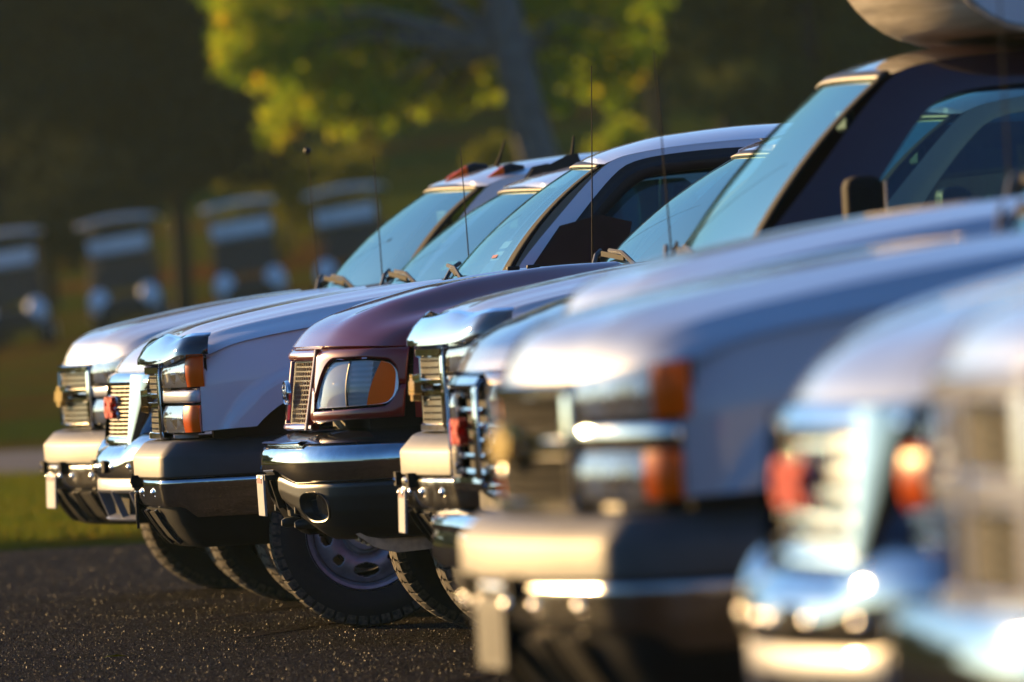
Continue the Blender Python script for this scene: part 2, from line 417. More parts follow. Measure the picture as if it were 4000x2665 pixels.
def ip(tab):
    xs = np.array([q[0] for q in tab], float); ys = np.array([q[1] for q in tab], float)
    # monotone-ish cubic (Catmull-Rom tangents, limited)
    d = np.diff(ys) / np.diff(xs)
    m_ = np.concatenate([[d[0]], [0 if d[i] * d[i + 1] <= 0 else 2 * d[i] * d[i + 1] / (d[i] + d[i + 1]) for i in range(len(d) - 1)], [d[-1]]])
    def f(x):
        x = min(max(x, xs[0]), xs[-1])
        i = min(max(int(np.searchsorted(xs, x)) - 1, 0), len(xs) - 2)
        h = xs[i + 1] - xs[i]; t = (x - xs[i]) / h
        return float((2 * t**3 - 3 * t**2 + 1) * ys[i] + (t**3 - 2 * t**2 + t) * h * m_[i] + (-2 * t**3 + 3 * t**2) * ys[i + 1] + (t**3 - t**2) * h * m_[i + 1])
    return f

def chaikin(pts, it=3):
    P = [np.array(q, float) for q in pts]
    for _ in range(it):
        Q = [P[0]]
        for a, b in zip(P[:-1], P[1:]):
            Q += [a * 0.75 + b * 0.25, a * 0.25 + b * 0.75]
        Q.append(P[-1]); P = Q
    return np.array(P)

class Plan:
    """outline seen from above: from the centre of the nose (y = 0) out to the corner and back along the side"""
    def __init__(s, pts, it=3):
        s.p = chaikin(pts, it)
        d = np.linalg.norm(np.diff(s.p, axis=0), axis=1)
        s.a = np.concatenate([[0], np.cumsum(d)])
        s.L = s.a[-1]
    def at(s, a):
        sg = -1 if a < 0 else 1; a = abs(a)
        x, y = np.interp(a, s.a, s.p[:, 0]), np.interp(a, s.a, s.p[:, 1])
        e = 0.012
        q0 = np.array([np.interp(max(a - e, 0), s.a, s.p[:, k]) for k in (0, 1)]); q1 = np.array([np.interp(min(a + e, s.L), s.a, s.p[:, k]) for k in (0, 1)])
        t = (q1 - q0) / (np.linalg.norm(q1 - q0) + 1e-9)
        if a < e: t = np.array([0.0, 1.0])
        return x, sg * y, -t[1], sg * t[0]      # point, outward normal
    def a_y(s, y): return float(np.interp(y, s.p[:, 1], s.a))
    def a_x(s, x): return float(np.interp(x, s.p[:, 0], s.a))
    def y_x(s, x): return float(np.interp(x, s.p[:, 0], s.p[:, 1]))
    def x_y(s, y): return float(np.interp(y, s.p[:, 1], s.p[:, 0]))

def wrap(plan, a0, a1, n, prof, lean=None):
    """sweep a vertical profile [(offset, z)...] (or a function of a) along the plan from a0 to a1"""
    P = []
    for a in np.linspace(a0, a1, n):
        x, y, nx, ny = plan.at(a)
        pr = prof(a) if callable(prof) else prof
        P.append([(x + nx * o + (lean(z) if lean else 0), y + ny * o, z) for o, z in pr])
    return P

def patch(plan, a0, a1, n, zlo, zhi, m, off=0.0, lean=None, barrel=None):
    P = []
    for i, a in enumerate(np.linspace(a0, a1, n)):
        x, y, nx, ny = plan.at(a)
        lo = zlo(abs(a)) if callable(zlo) else zlo
        hi = zhi(abs(a)) if callable(zhi) else zhi
        row = []
        for z in np.linspace(lo, hi, m):
            o = off(a, z) if callable(off) else off
            if barrel: o += barrel(z)
            row.append((x + nx * o + (lean(z) if lean else 0), y + ny * o, z))
        P.append(row)
    return P

# ------------------------------------------------------------------ ground
def sheet(name, x0, x1, y0, y1, z, mat, nx=2, ny=2, zf=None):
    P = [[(x, y, zf(x, y) if zf else z) for x in np.linspace(x0, x1, nx)] for y in np.linspace(y0, y1, ny)]
    o = grid(name, P, mat); structure(o); return o

_base = ip([(60, 0), (115, 0.0), (132, 0.40), (174, 0.98), (200, 2.1), (235, 4.0), (270, 5.6), (420, 10)])
def terrain(x, y):
    if y < 114: return 0.0
    k = min(max((y - 120) / 54, 0), 1); k = k * k * (3 - 2 * k)
    return _base(y) + 0.076 * max(min(x + 6, 14), -10) * k
sheet('ground', -1500, 1500, -1500, 1500, -0.35, 'lawn')
sheet('parking_lot', -70, 90, -70, 65.5, 0.0, 'asphalt')
lawn_rows = [65.2] + list(np.linspace(66, 114, 13)) + list(np.linspace(118, 420, 62))
P = [[(x, y, (terrain(x, y) + (0.05 if y > 65.4 else -0.02))) for x in np.linspace(-120, 120, 81)] for y in lawn_rows]
o = grid('lawn', P, 'lawn'); structure(o)
P = [[(x, y + 0.01 * x, 0.058) for x in (-120, 120)] for y in (94.0, 112.0)]
o = grid('path', P, 'path_surface'); structure(o)

# faded marking lines on the asphalt
for (xa, ya, xb, yb, w) in ((-1.35, 48.2, 1.6, 60.0, 0.07), (-1.15, 45.2, 1.8, 57.0, 0.06), (-0.25, 38.6, 1.7, 46.4, 0.07), (1.9, 27.5, 4.6, 38.5, 0.09)):
    mb = MB()
    d = Vector((xb - xa, yb - ya, 0)).normalized(); q = Vector((-d.y, d.x, 0)) * w / 2
    a_, b_ = Vector((xa, ya, 0.004)), Vector((xb, yb, 0.004))
    mb.add([a_ - q, a_ + q, b_ + q, b_ - q], [(0, 1, 2, 3)])
    o = mb.build('parking_line', 'faded_paint', smooth=0); structure(o)

# ------------------------------------------------------------------ vehicles: shared pieces
def wheel(parent, x, y, r=0.385, w=0.25, style='steel', steer=0):
    """y > 0 or < 0 gives the side the outer face looks to"""
    sg = 1 if y > 0 else -1
    e = empty('wheel', (x, y, r)); e.parent = parent; e.rotation_euler = (0, 0, steer)
    rr = 0.232
    h = w / 2
    # tyre: sidewalls and carcass as a lathe about the y axis
    prof = [(rr, -h * 0.72), (rr + 0.02, -h * 0.84), (rr + 0.06, -h * 0.98), (r - 0.07, -h * 1.0), (r - 0.025, -h * 0.93), (r - 0.012, -h * 0.8), (r - 0.010, 0), (r - 0.012, h * 0.8), (r - 0.025, h * 0.93), (r - 0.07, h * 1.0), (rr + 0.06, h * 0.98), (rr + 0.02, h * 0.84), (rr, h * 0.72)]
    N = 72
    P = [[(q * math.cos(2 * math.pi * i / N), v_, q * math.sin(2 * math.pi * i / N)) for q, v_ in prof] for i in range(N)]
    m_ = len(prof)
    ty = mesh('tyre', [q for row in P for q in row], gridfaces(N, m_, True), 'tyre_rubber', e, smooth=50)
    # tread blocks standing on the carcass
    mb = MB(); nb = 48
    for i in range(nb):
        for j, (v0, v1, sh) in enumerate(((-0.98, -0.56, 0.0), (-0.50, -0.04, 0.5), (0.04, 0.50, 0.0), (0.56, 0.98, 0.5))):
            a0 = 2 * math.pi * (i + sh + 0.08) / nb; a1 = a0 + 2 * math.pi * 0.74 / nb
            sk = 0.25 * 2 * math.pi / nb * (1 if j % 2 else -1)
            V = []
            for v_, k in ((v0, 0), (v1, 1)):
                for a in (a0 + sk * k, a1 + sk * k):
                    ro = r if abs(v_) < 0.8 else r - 0.010
                    ri = r - 0.02 if abs(v_) < 0.8 else r - 0.045
                    V += [(ri * math.cos(a), v_ * h, ri * math.sin(a)), (ro * math.cos(a), v_ * h, ro * math.sin(a))]
            mb.add(V, [(0, 1, 3, 2), (4, 6, 7, 5), (1, 5, 7, 3), (0, 4, 5, 1), (2, 3, 7, 6)])
    mb.build('tread', 'tyre_tread', ty, smooth=0)
    # rim barrel and pierced disc
    pr = [(rr + 0.006, h * 0.80), (rr + 0.010, h * 0.74), (rr - 0.012, h * 0.66), (rr - 0.02, h * 0.5), (rr - 0.03, h * 0.1), (rr - 0.03, -h * 0.7)]
    P = [[(q * math.cos(2 * math.pi * i / 64), sg * v_, q * math.sin(2 * math.pi * i / 64)) for q, v_ in pr] for i in range(64)]
    rim = mesh('rim', [q for row in P for q in row], gridfaces(64, len(pr), True), 'rim_steel', e, smooth=40)
    rad = list(np.linspace(0.205, 0.095, 23)) + [0.085, 0.072, 0.07, 0.0605, 0.0]
    dep = lambda q: h * (0.30 + 0.22 * math.sin(min(max((0.21 - q) / 0.12, 0), 1) * math.pi)) if q > 0.09 else h * (0.42 if q > 0.08 else (0.40 if q > 0.0715 else 0.62))
    NA = 180
    V = [(q * math.cos(2 * math.pi * i / NA), sg * dep(q), q * math.sin(2 * math.pi * i / NA)) for i in range(NA) for q in rad]
    F = []
    for i in range(NA):
        a = (i + 0.5) * 360 / NA
        for j in range(len(rad) - 1):
            q = (rad[j] + rad[j + 1]) / 2
            hole = False
            for c in range(8):
                da = (a - (270 + 45 * c) + 180) % 360 - 180
                u = q * math.sin(R(da)); w_ = q * math.cos(R(da)) - 0.155
                if c % 2 == 0 and (u / 0.050)**2 + (w_ / 0.028)**2 < 1: hole = True
                if c % 2 == 1 and (u / 0.021)**2 + (w_ / 0.021)**2 < 1: hole = True
            if not hole:
                m_ = len(rad); k = (i + 1) % NA
                F.append((i * m_ + j, k * m_ + j, k * m_ + j + 1, i * m_ + j + 1))
    mesh('wheel_disc', V, F, 'rim_steel', rim, smooth=40, solid=0.004)
    mb = MB(); pts = [(0, sg * h * 0.25 * k, 0) for k in (-1, 0.2)]
    mb.tube(pts, 0.15, 24)
    mb.build('brake_drum', 'metal_dark', e)
    return e

_shared = {}
def copy_wheel(src, parent, x, y, steer=0):
    c = src.copy(); COL.objects.link(c); c.parent = parent; c.location = (x, y, src.location.z); c.rotation_euler = (0, 0, steer)
    for ch in src.children:
        d = ch.copy(); COL.objects.link(d); d.parent = c
        for g in ch.children:
            f = g.copy(); COL.objects.link(f); f.parent = d
    return c

def four_wheels(root, xf, xr, yw, r, w, steer=0, key=None):
    key = (r, w)
    for x in (xf, xr):
        for s in (-1, 1):
            st = steer if x == xf else 0
            k2 = (key, s)
            if k2 not in _shared:
                _shared[k2] = wheel(root, x, s * yw, r, w, steer=st)
            else:
                copy_wheel(_shared[k2], root, x, s * yw, st)

def make_hood(root, plan, G, mat, nx=46, nt=81):
    """G: ylip, C(d), S(d) heights behind the lip, rear(t) x, q(t) cross shape"""
    P = []
    for t in np.linspace(-1, 1, nt):
        at_ = abs(t)
        # concentrate columns toward the shoulder
        t2 = math.copysign(at_ ** 0.8, t); at2 = abs(t2)
        xf = plan.x_y(G['ylip'] * at2) + G.get('set', 0.0)
        xr = G['rear'](at2)
        q = G['q'](at2)
        row = []
        for k, u in enumerate(np.linspace(0, 1, nx)):
            d = (xr - xf) * u ** 1.7
            x = xf + d
            yy = min(plan.y_x(x) - G.get('inset', 0.014), G['ylip'] + (plan.y_x(x) - G['ylip']))
            ylat = (G['ylip'] * (1 - min(d / 0.25, 1)) + yy * min(d / 0.25, 1)) if d < 0.25 else yy
            z = G['C'](d) * (1 - q) + G['S'](d) * q
            if 'dome' in G: z += G['dome'](at2, d)
            row.append((x, t2 * ylat, z))
        # turned-under lip
        x0, y0, z0 = row[0]
        row = [(x0 + 0.05, y0 * 0.97, z0 - 0.012), (x0 + 0.008, y0 * 0.995, z0 - 0.010)] + row
        P.append(row)
    h = grid('hood', P, mat, root, smooth=40)
    return h

def make_fender(root, plan, G, mat, s):
    """front wing with wheel arch; lower edge follows the arch"""
    cx, cz, A, B, pw = G['arch']
    x0, x1 = G['fx']
    xs = sorted(set(list(np.linspace(x0, x0 + 0.12, 9)) + list(np.linspace(x0 + 0.12, cx - A, 8)) + [cx + A * math.copysign(abs(math.cos(a)) ** (2 / pw), math.cos(a)) for a in np.linspace(0, math.pi, 41)] + list(np.linspace(cx + A, x1, 5))))
    xs = [x for x in xs if x0 - 1e-6 <= x <= x1 + 1e-6]
    def zlo(x):
        if abs(x - cx) < A - 1e-9:
            za = cz + B * (1 - abs((x - cx) / A) ** pw) ** (1 / pw)
        else: za = -9
        return max(za, G['zbot'](x))
    flare = G.get('flare', 0.022)
    P, edge = [], []
    for x in xs:
        a = plan.a_x(x); px, py, nx, ny = plan.at(a)
        lo, hi = zlo(x), G['seam'](x)
        row = []
        zs = [lo + (hi - lo) * u for u in np.linspace(0, 1, 22)]
        for z in zs:
            o = -G.get('crown', 0.05) * max((z - 1.0) / (hi - 1.0 + 1e-6), 0) ** 2.2 if hi > 1.0 else 0
            rad = (abs((x - cx) / A) ** pw + abs((z - cz) / B) ** pw) ** (1 / pw) if z > cz - 0.2 else abs((x - cx) / A)
            k = min(max((1.20 - rad) / 0.06, 0), 1); k = k * k * (3 - 2 * k)
            o += flare * k
            row.append((px + nx * o, s * (py + ny * o), z))
        # flange: lower edge folded inward, top edge folded inward
        b0, t0 = row[0], row[-1]
        row = [(b0[0], b0[1] - s * 0.06, b0[2] + 0.004), (b0[0], b0[1] - s * 0.012, b0[2] - 0.002)] + row + [(t0[0] + 0.0, t0[1] - s * 0.008, t0[2] + 0.001), (t0[0], t0[1] - s * 0.012, t0[2] - 0.03)]
        P.append(row)
    # fold the leading edge round
    first = [(q[0] + 0.03, q[1] - s * 0.015, q[2]) for q in P[0]]
    return grid('fender', [first] + P, mat, root, smooth=38)

def side_y(G, z):
    return G['ybelt'] - max(z - G['zbelt'], 0) * G['tumble']

def on_side(G, pts, s, off=0.0):
    return [(x, s * (side_y(G, z) + off), z) for x, z in pts]

def resample(pts, n):
    P = np.array(pts, float); d = np.concatenate([[0], np.cumsum(np.linalg.norm(np.diff(P, axis=0), axis=1))])
    t = np.linspace(0, d[-1], n)
    return [tuple(np.interp(k, d, P[:, j]) for j in range(P.shape[1])) for k in t]

def make_cab(root, plan, G, mat, simple=False):
    """windshield, roof, side frames, doors, glass, interior.  G holds the outline numbers"""
    wb, wt = G['ws_base'], G['ws_top']       # (xc, dx, halfwidth, zc, dz)
    def ws(t, u, off=0.0):
        xb, yb, zb = wb[0] + wb[1] * t * t, wb[2] * t, wb[3] + wb[4] * t * t
        xt, yt, zt = wt[0] + wt[1] * t * t, wt[2] * t, wt[3] + wt[4] * t * t
        bul = 0.035 * 4 * u * (1 - u)
        return (xb + (xt - xb) * u - bul * 0.75 - off * 0.7, yb + (yt - yb) * u, zb + (zt - zb) * u + bul * 0.65 + off * 0.7)
    P = [[ws(t, u) for u in np.linspace(0, 1, 13)] for t in np.linspace(-1, 1, 25)]
    wsh = grid('windshield', P, 'windshield_glass', root, smooth=60)
    # black edge band and moulding
    def band(pts_out, pts_in, name, mat_, th=0.006):
        grid(name, [[a, b] for a, b in zip(pts_out, pts_in)], mat_, wsh, solid=th)
    for s in (-1, 1):
        band([ws(s * 1.012, u, 0.004) for u in np.linspace(-0.02, 1.01, 14)], [ws(s * 0.925, u, 0.004) for u in np.linspace(-0.02, 1.01, 14)], 'windshield_trim', 'rubber_black')
    band([ws(t, 1.015, 0.006) for t in np.linspace(-1, 1, 21)], [ws(t, 0.965, 0.005) for t in np.linspace(-1, 1, 21)], 'windshield_trim', 'plastic_black', 0.010)
    # cowl panel below the glass
    P = [[ws(t, 0.02, -0.006), (ws(t, 0)[0] - 0.10, ws(t, 0)[1] * 1.02, ws(t, 0)[2] - 0.035), (ws(t, 0)[0] - 0.16, ws(t, 0)[1] * 1.03, ws(t, 0)[2] - 0.09)] for t in np.linspace(-1, 1, 21)]
    grid('cowl', P, 'plastic_black', root)
    # roof: from header back
    edge, ctr = ip(G['roof_edge']), ip(G['roof_mid'])
    x_end = G['roof_edge'][-1][0]
    P = []
    for u in np.linspace(0, 1, 30):
        row = []
        for t in np.linspace(-1, 1, 25):
            xs = wt[0] + wt[1] * t * t
            x = xs + (x_end - xs) * u ** 1.5
            ze, zc = edge(x + (G['roof_edge'][0][0] - (wt[0] + wt[1])) ), ctr(x)
            k = abs(t) ** 3.0
            z = zc * (1 - k) + ze * k
            if u == 0: z = wt[3] + wt[4] * t * t + 0.004
            row.append((x, t * (side_y(G, ze) + 0.004), z))
        P.append(row)
    roof = grid('roof', P, mat, root, smooth=50)
    # side frames: outline minus window openings
    def smooth2(pts, it=2): return [tuple(q) for q in chaikin(pts, it)]
    for s in (-1, 1):
        fr = G['frame_out']; win = G['window']
        out = resample(smooth2(fr, 2), 60); inn = resample(smooth2(win, 2), 60)
        A = on_side(G, out, s, 0.0); B = on_side(G, inn, s, 0.004); C_ = on_side(G, inn, s, -0.035)
        grid('cab_pillar', [[a, tuple((np.array(a) + np.array(b)) / 2 + np.array((0, s * 0.006, 0))), b, c] for a, b, c in zip(A, B, C_)], mat, root, smooth=50)
        # door: lower skin, with window glass
        x0, x1 = G['door_x']
        P = []
        for x in np.linspace(x0, x1, 8):
            row = []
            for z in np.linspace(0.46, G['zbelt'], 12):
                yb = G['ybelt'] + 0.018 * math.sin((z - 0.46) / (G['zbelt'] - 0.46) * math.pi) - 0.05 * max(0.75 - z, 0)
                row.append((x, s * yb, z))
            row.append((x, s * (G['ybelt'] - 0.05), G['zbelt'] + 0.01))
            P.append(row)
        door = grid('door', P, mat, root, smooth=50, solid=0.02)
        mb = MB(); mb.box((x1 - 0.13, s * (G['ybelt'] + 0.035), 1.05), (0.16, 0.03, 0.04)); mb.build('door_handle', 'plastic_black', door, bevel=0.008)
        wp = on_side(G, smooth2(win, 2), s, -0.02)
        if win[0] != win[-1]: wp = wp
        mesh('window', wp, [tuple(range(len(wp)))], 'side_glass', door, smooth=0)
        if G.get('visor'):
            o_ = resample(smooth2(G['visor'][0], 2), 30); i_ = resample(smooth2(G['visor'][1], 2), 30)
            grid('window_visor', [[a, tuple((np.array(a) + np.array(b)) / 2 + np.array((0, s * 0.022, 0))), b] for a, b in zip(on_side(G, o_, s, 0.006), on_side(G, i_, s, 0.035))], 'plastic_black', door, solid=0.004)
        # rear part of the cab side
        if 'rear_cab' in G:
            xa, xb = G['rear_cab']
            P = [[(x, s * (G['ybelt'] + 0.015 * math.sin((z - 0.46) / (G['zbelt'] - 0.46) * math.pi)), z) for z in np.linspace(0.46, G['zbelt'], 8)] for x in np.linspace(xa, xb, 6)]
            rp = grid('rear_door', P, mat, root, smooth=50, solid=0.02)
            ze = G['zroof_rail']
            out = [(xa, G['zbelt']), (xa, ze), (xb, ze - 0.02), (xb + 0.03, G['zbelt']), (xa, G['zbelt'])]
            inn = [(xa + 0.06, G['zbelt'] + 0.02), (xa + 0.06, ze - 0.07), (xb - 0.10, ze - 0.08), (xb - 0.07, G['zbelt'] + 0.02), (xa + 0.06, G['zbelt'] + 0.02)]
            grid('cab_pillar', [[a, b] for a, b in zip(on_side(G, resample(out, 41), s), on_side(G, resample(inn, 41), s))], mat, root, smooth=30, solid=0.02)
            wp = on_side(G, inn[:-1], s, -0.015)
            mesh('rear_window', wp, [tuple(range(len(wp)))], 'side_glass', rp, smooth=0)
    # back wall of the cab with its window
    xb = x_end
    zr = edge(xb)
    mb = MB()
    yb, yt = G['ybelt'], side_y(G, zr)
    V = [(xb, -yb, 0.5), (xb, yb, 0.5), (xb, yb, G['zbelt']), (xb, -yb, G['zbelt'])]
    mb.add(V, [(0, 1, 2, 3)])
    zl, zh = G['zbelt'] + 0.05, zr - 0.10
    yl, yh = side_y(G, zl) - 0.12, side_y(G, zh) - 0.12
    V = [(xb, -yb, G['zbelt']), (xb, yb, G['zbelt']), (xb - 0.02, yt, zr), (xb - 0.02, -yt, zr), (xb, -yl, zl), (xb, yl, zl), (xb - 0.02, yh, zh), (xb - 0.02, -yh, zh)]
    mb.add(V, [(0, 1, 5, 4), (1, 2, 6, 5), (2, 3, 7, 6), (3, 0, 4, 7)])
    bw = mb.build('cab_back', mat, root, smooth=0)
    mesh('rear_window', V[4:], [(0, 1, 2, 3)], 'side_glass', bw, smooth=0)
    # interior
    xd = wb[0] + wb[1]
    mb = MB()
    mb.box((xd + 0.12, 0, wb[3] - 0.12), (0.45, 2 * wb[2] * 0.96, 0.16))
    mb.build('dashboard', 'interior', root, bevel=0.03)
    mb = MB(); mb.box(((xd + x_end) / 2, 0, 0.62), (x_end - xd, 1.7, 0.08)); mb.build('cab_floor', 'interior', root)
    for y in (-0.42, 0.42):
        mb = MB(); sx_ = G.get('seat_x', xd + 0.75)
        mb.box((sx_, y, 0.86), (0.50, 0.50, 0.18)); mb.box((sx_ + 0.30, y, 1.22), (0.16, 0.50, 0.66), Matrix.Rotation(R(12), 3, 'Y'))
        st = mb.build('seat', 'seat_cloth', root, bevel=0.04)
        mb = MB(); mb.box((sx_ + 0.39, y, 1.60), (0.10, 0.27, 0.19), Matrix.Rotation(R(10), 3, 'Y')); mb.build('headrest', 'seat_cloth', st, bevel=0.035)
    mb = MB(); c = Vector((xd + 0.45, -0.42, wb[3] - 0.02)); ax = Matrix.Rotation(R(-62), 3, 'Y')
    mb.tube([c + ax @ Vector((0.185 * math.cos(a), 0.185 * math.sin(a), 0)) for a in np.linspace(0, 2 * math.pi, 25)], 0.015, 8, False)
    mb.bar(c + ax @ Vector((0, -0.18, 0)), c + ax @ Vector((0, 0.18, 0)), 0.05, 0.02)
    mb.build('steering_wheel', 'interior', root)
    mb = MB(); mb.box((wt[0] + 0.02, 0, wt[3] - 0.14), (0.03, 0.24, 0.07)); mb.build('rear_view_mirror', 'plastic_black', root, bevel=0.01)
    return ws, roof

def wiper(root, ws, t0, t1, u1=0.10):
    a = Vector(ws(t0, -0.04, 0.015)); b = Vector(ws((t0 + t1) / 2, u1 * 0.8, 0.05)); c = Vector(ws(t1, u1, 0.03)); d0 = Vector(ws(t0 * 0.75 + t1 * 0.25, 0.02, 0.02)); 
    mb = MB(); mb.tube([a, (a + b) / 2 + Vector((0, 0, 0.02)), b], 0.009, 6)
    w_ = mb.build('wiper', 'plastic_black', root)
    mb = MB(); mb.bar(d0, c, 0.008, 0.02); mb.build('wiper_blade', 'rubber_black', w_)

def antenna(root, x, y, z, h, ball=0, lean=(0.0, 0.0)):
    mb = MB(); mb.tube([(x, y, z - 0.03), (x, y, z + 0.03)], 0.014, 8)
    mb.tube([(x, y, z), (x + lean[0] * h, y + lean[1] * h, z + h)], [0.0034, 0.0018], 6)
    a = mb.build('antenna', 'rubber_black', root)
    if ball:
        mb = MB(); mb.ball((x + lean[0] * h, y + lean[1] * h, z + h), ball, 8)
        mb.build('antenna_ball', 'plastic_black', a)

def text_mesh(name, s, size, ext, mat, parent, M):
    cu = bpy.data.curves.new('txt', 'FONT'); cu.body = s; cu.size = size; cu.extrude = ext; cu.align_x = 'CENTER'; cu.align_y = 'CENTER'; cu.offset = size * 0.03; cu.resolution_u = 3; cu.bevel_depth = 0.0015
    tmp = bpy.data.objects.new('txt', cu); COL.objects.link(tmp)
    dg = bpy.context.evaluated_depsgraph_get()
    me = bpy.data.meshes.new_from_object(tmp.evaluated_get(dg))
    bpy.data.objects.remove(tmp); bpy.data.curves.remove(cu)
    me.transform(M); me.materials.clear()
    me.name = name
    o = link_obj(name, me, mat, parent)
    return o
# text plane facing the front (-x), reading left to right for someone standing in front
FACE = Matrix(((0, 0, -1, 0), (-1, 0, 0, 0), (0, 1, 0, 0), (0, 0, 0, 1)))

def underbody(root, x0, x1, zb=0.34):
    mb = MB(); mb.box(((x0 + x1) / 2, 0, 0.52), (x1 - x0, 0.9, 0.14))
    for y in (-0.42, 0.42): mb.box(((x0 + x1) / 2, y, 0.45), (x1 - x0, 0.09, 0.17))
    mb.tube([(x0 + 0.55, -0.72, 0.40), (x0 + 0.55, 0.72, 0.40)], 0.05, 8)
    mb.build('chassis', 'underbody', root)

def bed(root, G, mat, x0, x1, zt, xw, r):
    for s in (-1, 1):
        P = []
        A_, B_ = r + 0.12, r + 0.13
        xs = sorted(set(list(np.linspace(x0, x1, 12)) + [xw + A_ * math.cos(a) for a in np.linspace(0, math.pi, 25)]))
        for x in xs:
            lo = 0.50
            if abs(x - xw) < A_: lo = max(lo, 0.38 + B_ * math.sqrt(max(1 - ((x - xw) / A_) ** 2, 0)))
            P.append([(x, s * (G['ybelt'] + 0.012 * math.sin((z - 0.5) / (zt - 0.5) * math.pi)), z) for z in np.linspace(lo, zt, 10)])
        grid('bed_side', P, mat, root, solid=0.03)
    mb = MB(); mb.box((x1 - 0.02, 0, (0.55 + zt) / 2), (0.05, 2 * G['ybelt'] - 0.08, zt - 0.55)); mb.build('tailgate', mat, root, bevel=0.01)
    mb = MB(); mb.box(((x0 + x1) / 2, 0, 0.72), (x1 - x0 - 0.1, 2 * G['ybelt'] - 0.1, 0.05)); mb.build('bed_floor', 'plastic_black', root)
    mb = MB(); mb.box((x1 + 0.08, 0, 0.55), (0.12, 1.8, 0.16)); mb.build('rear_bumper', 'chrome', root, bevel=0.02)

def lamp(root, plan, a0, a1, zlo, zhi, s, split=None, lean=None, n=14, name='headlight', barrel=None, depth=0.035, clear='lens_clear', refl='reflector', rim=0.010):
    """housing > lens (> amber).  split = fraction of the width where the amber part begins"""
    lo = zlo if callable(zlo) else (lambda a: zlo)
    hi = zhi if callable(zhi) else (lambda a: zhi)
    f = lambda a, b, off: patch(plan, s * a, s * b, n, lo, hi, 9, off, lean, barrel)
    bulge = lambda k: (lambda a, z: 0.004 + k * math.sin(math.pi * min(max((z - lo(abs(a))) / (hi(abs(a)) - lo(abs(a)) + 1e-6), 0), 1)))
    hs = deep_bowl(root, plan, a0, a1, lo, hi, s, lean, name, depth, refl)
    am = a0 + (a1 - a0) * (split if split else 1.0)
    for u in ((0.28, 0.62) if a1 - a0 > 0.3 else (0.35,)):
        a = a0 + (a1 - a0) * u; hh = (hi(a) - lo(a)); rad = min(0.042, hh * 0.40); zc = (hi(a) + lo(a)) / 2
        x, y, nx, ny = plan.at(s * a)
        P = [[(x + nx * (-0.012 + 0.020 * (1 - q_ * q_)) + (lean(zc) if lean else 0) - ny * rad * q_ * math.cos(th), y + ny * (-0.012 + 0.020 * (1 - q_ * q_)) + nx * rad * q_ * math.cos(th), zc + rad * q_ * math.sin(th)) for q_ in (0.0, 0.25, 0.5, 0.75, 1.0)] for th in np.linspace(0, 2 * math.pi, 21)]
        grid('bulb_glint_dome', P, 'chrome_soft', hs, smooth=60)  # chrome domes added behind the lens to throw sun glints
    grid('lens', f(a0, am, bulge(0.010)), clear, hs, smooth=60)
    if split:
        grid('amber_lens', f(am + 0.002, a1, bulge(0.008)), 'amber_lens', hs, smooth=60)
    return hs

def deep_bowl(root, plan, a0, a1, lo, hi, s, lean, name, depth, refl, n=22, m=10):
    """lamp housing: a bowl between the two ends of the lens, open to the front so that light gets inside"""
    x0, y0, _, _ = plan.at(s * a0); x1, y1, _, _ = plan.at(s * a1)
    d = np.array([x1 - x0, y1 - y0]); d /= np.linalg.norm(d)
    inn = np.array([-d[1], d[0]]) * (1 if s < 0 else -1)
    if inn[0] < 0: inn = -inn
    P, Q = [], []
    for a in np.linspace(a0, a1, n):
        u = (a - a0) / (a1 - a0)
        px, py, _, _ = plan.at(s * a)
        l_, h_ = lo(a), hi(a)
        row = []
        for w_ in np.linspace(0, 1, m):
            z = l_ + (h_ - l_) * w_
            k = (1 - (2 * w_ - 1) ** 4) * min(1, 6 * u, 6 * (1 - u))
            c = np.array([x0 + (x1 - x0) * u, y0 + (y1 - y0) * u]) + inn * depth * math.sin(math.pi * u)
            e_ = np.array([px, py])
            q_ = e_ * (1 - k) + c * k
            row.append((q_[0] + (lean(z) if lean else 0), q_[1], z))
        P.append(row)
        Q.append([(p_[0] + inn[0] * 0.012, p_[1] + inn[1] * 0.012, p_[2] + (0.006 if i_ == m - 1 else (-0.006 if i_ == 0 else 0))) for i_, p_ in enumerate(row)])
    hs = grid(name, Q, 'plastic_black', root, smooth=50)
    grid('reflector', P, refl, hs, smooth=50)
    return hs

def lattice(plan, amax, z0, z1, off, lean, pitch_a, pitch_z, w, d=0.010, style='diamond'):
    """woven grille mesh following the nose curve"""
    mb = MB()
    def P3(a, z, o=0.0):
        x, y, nx, ny = plan.at(a)
        return Vector((x + nx * (off + o) + (lean(z) if lean else 0), y + ny * (off + o), z))
    if style == 'diamond':
        na = int(2 * amax / pitch_a); nz = max(1, int(round((z1 - z0) / pitch_z)))
        for i in range(na):
            for j in range(nz):
                a = -amax + pitch_a * (i + 0.5); z = z0 + (z1 - z0) * (j + 0.5) / nz
                ha, hz = pitch_a / 2, (z1 - z0) / nz / 2
                sh = 0
                for (u0, v0, u1, v1) in ((-ha, -hz * 0.35, 0, -hz), (0, -hz, ha, -hz * 0.35), (-ha, hz * 0.35, 0, hz), (0, hz, ha, hz * 0.35), (-ha, -hz * 0.35, -ha, hz * 0.35)):
                    p, q = P3(a + u0, z + v0), P3(a + u1, z + v1)
                    mb.bar(p, q, d, w)
    else:
        nz = int(round((z1 - z0) / pitch_z)); na = int(2 * amax / pitch_a)
        for j in range(nz + 1):
            z = z0 + (z1 - z0) * j / nz
            A = np.linspace(-amax, amax, 13)
            for k in range(12): mb.bar(P3(A[k], z), P3(A[k + 1], z), d, w)
            if j < nz:
                for i in range(na + 1):
                    a = -amax + 2 * amax * (i + (0.5 if j % 2 else 0)) / (na + 0.5)
                    mb.bar(P3(a, z, 0.003), P3(a, z + (z1 - z0) / nz, 0.003), 0.005, 0.005)
    return mb

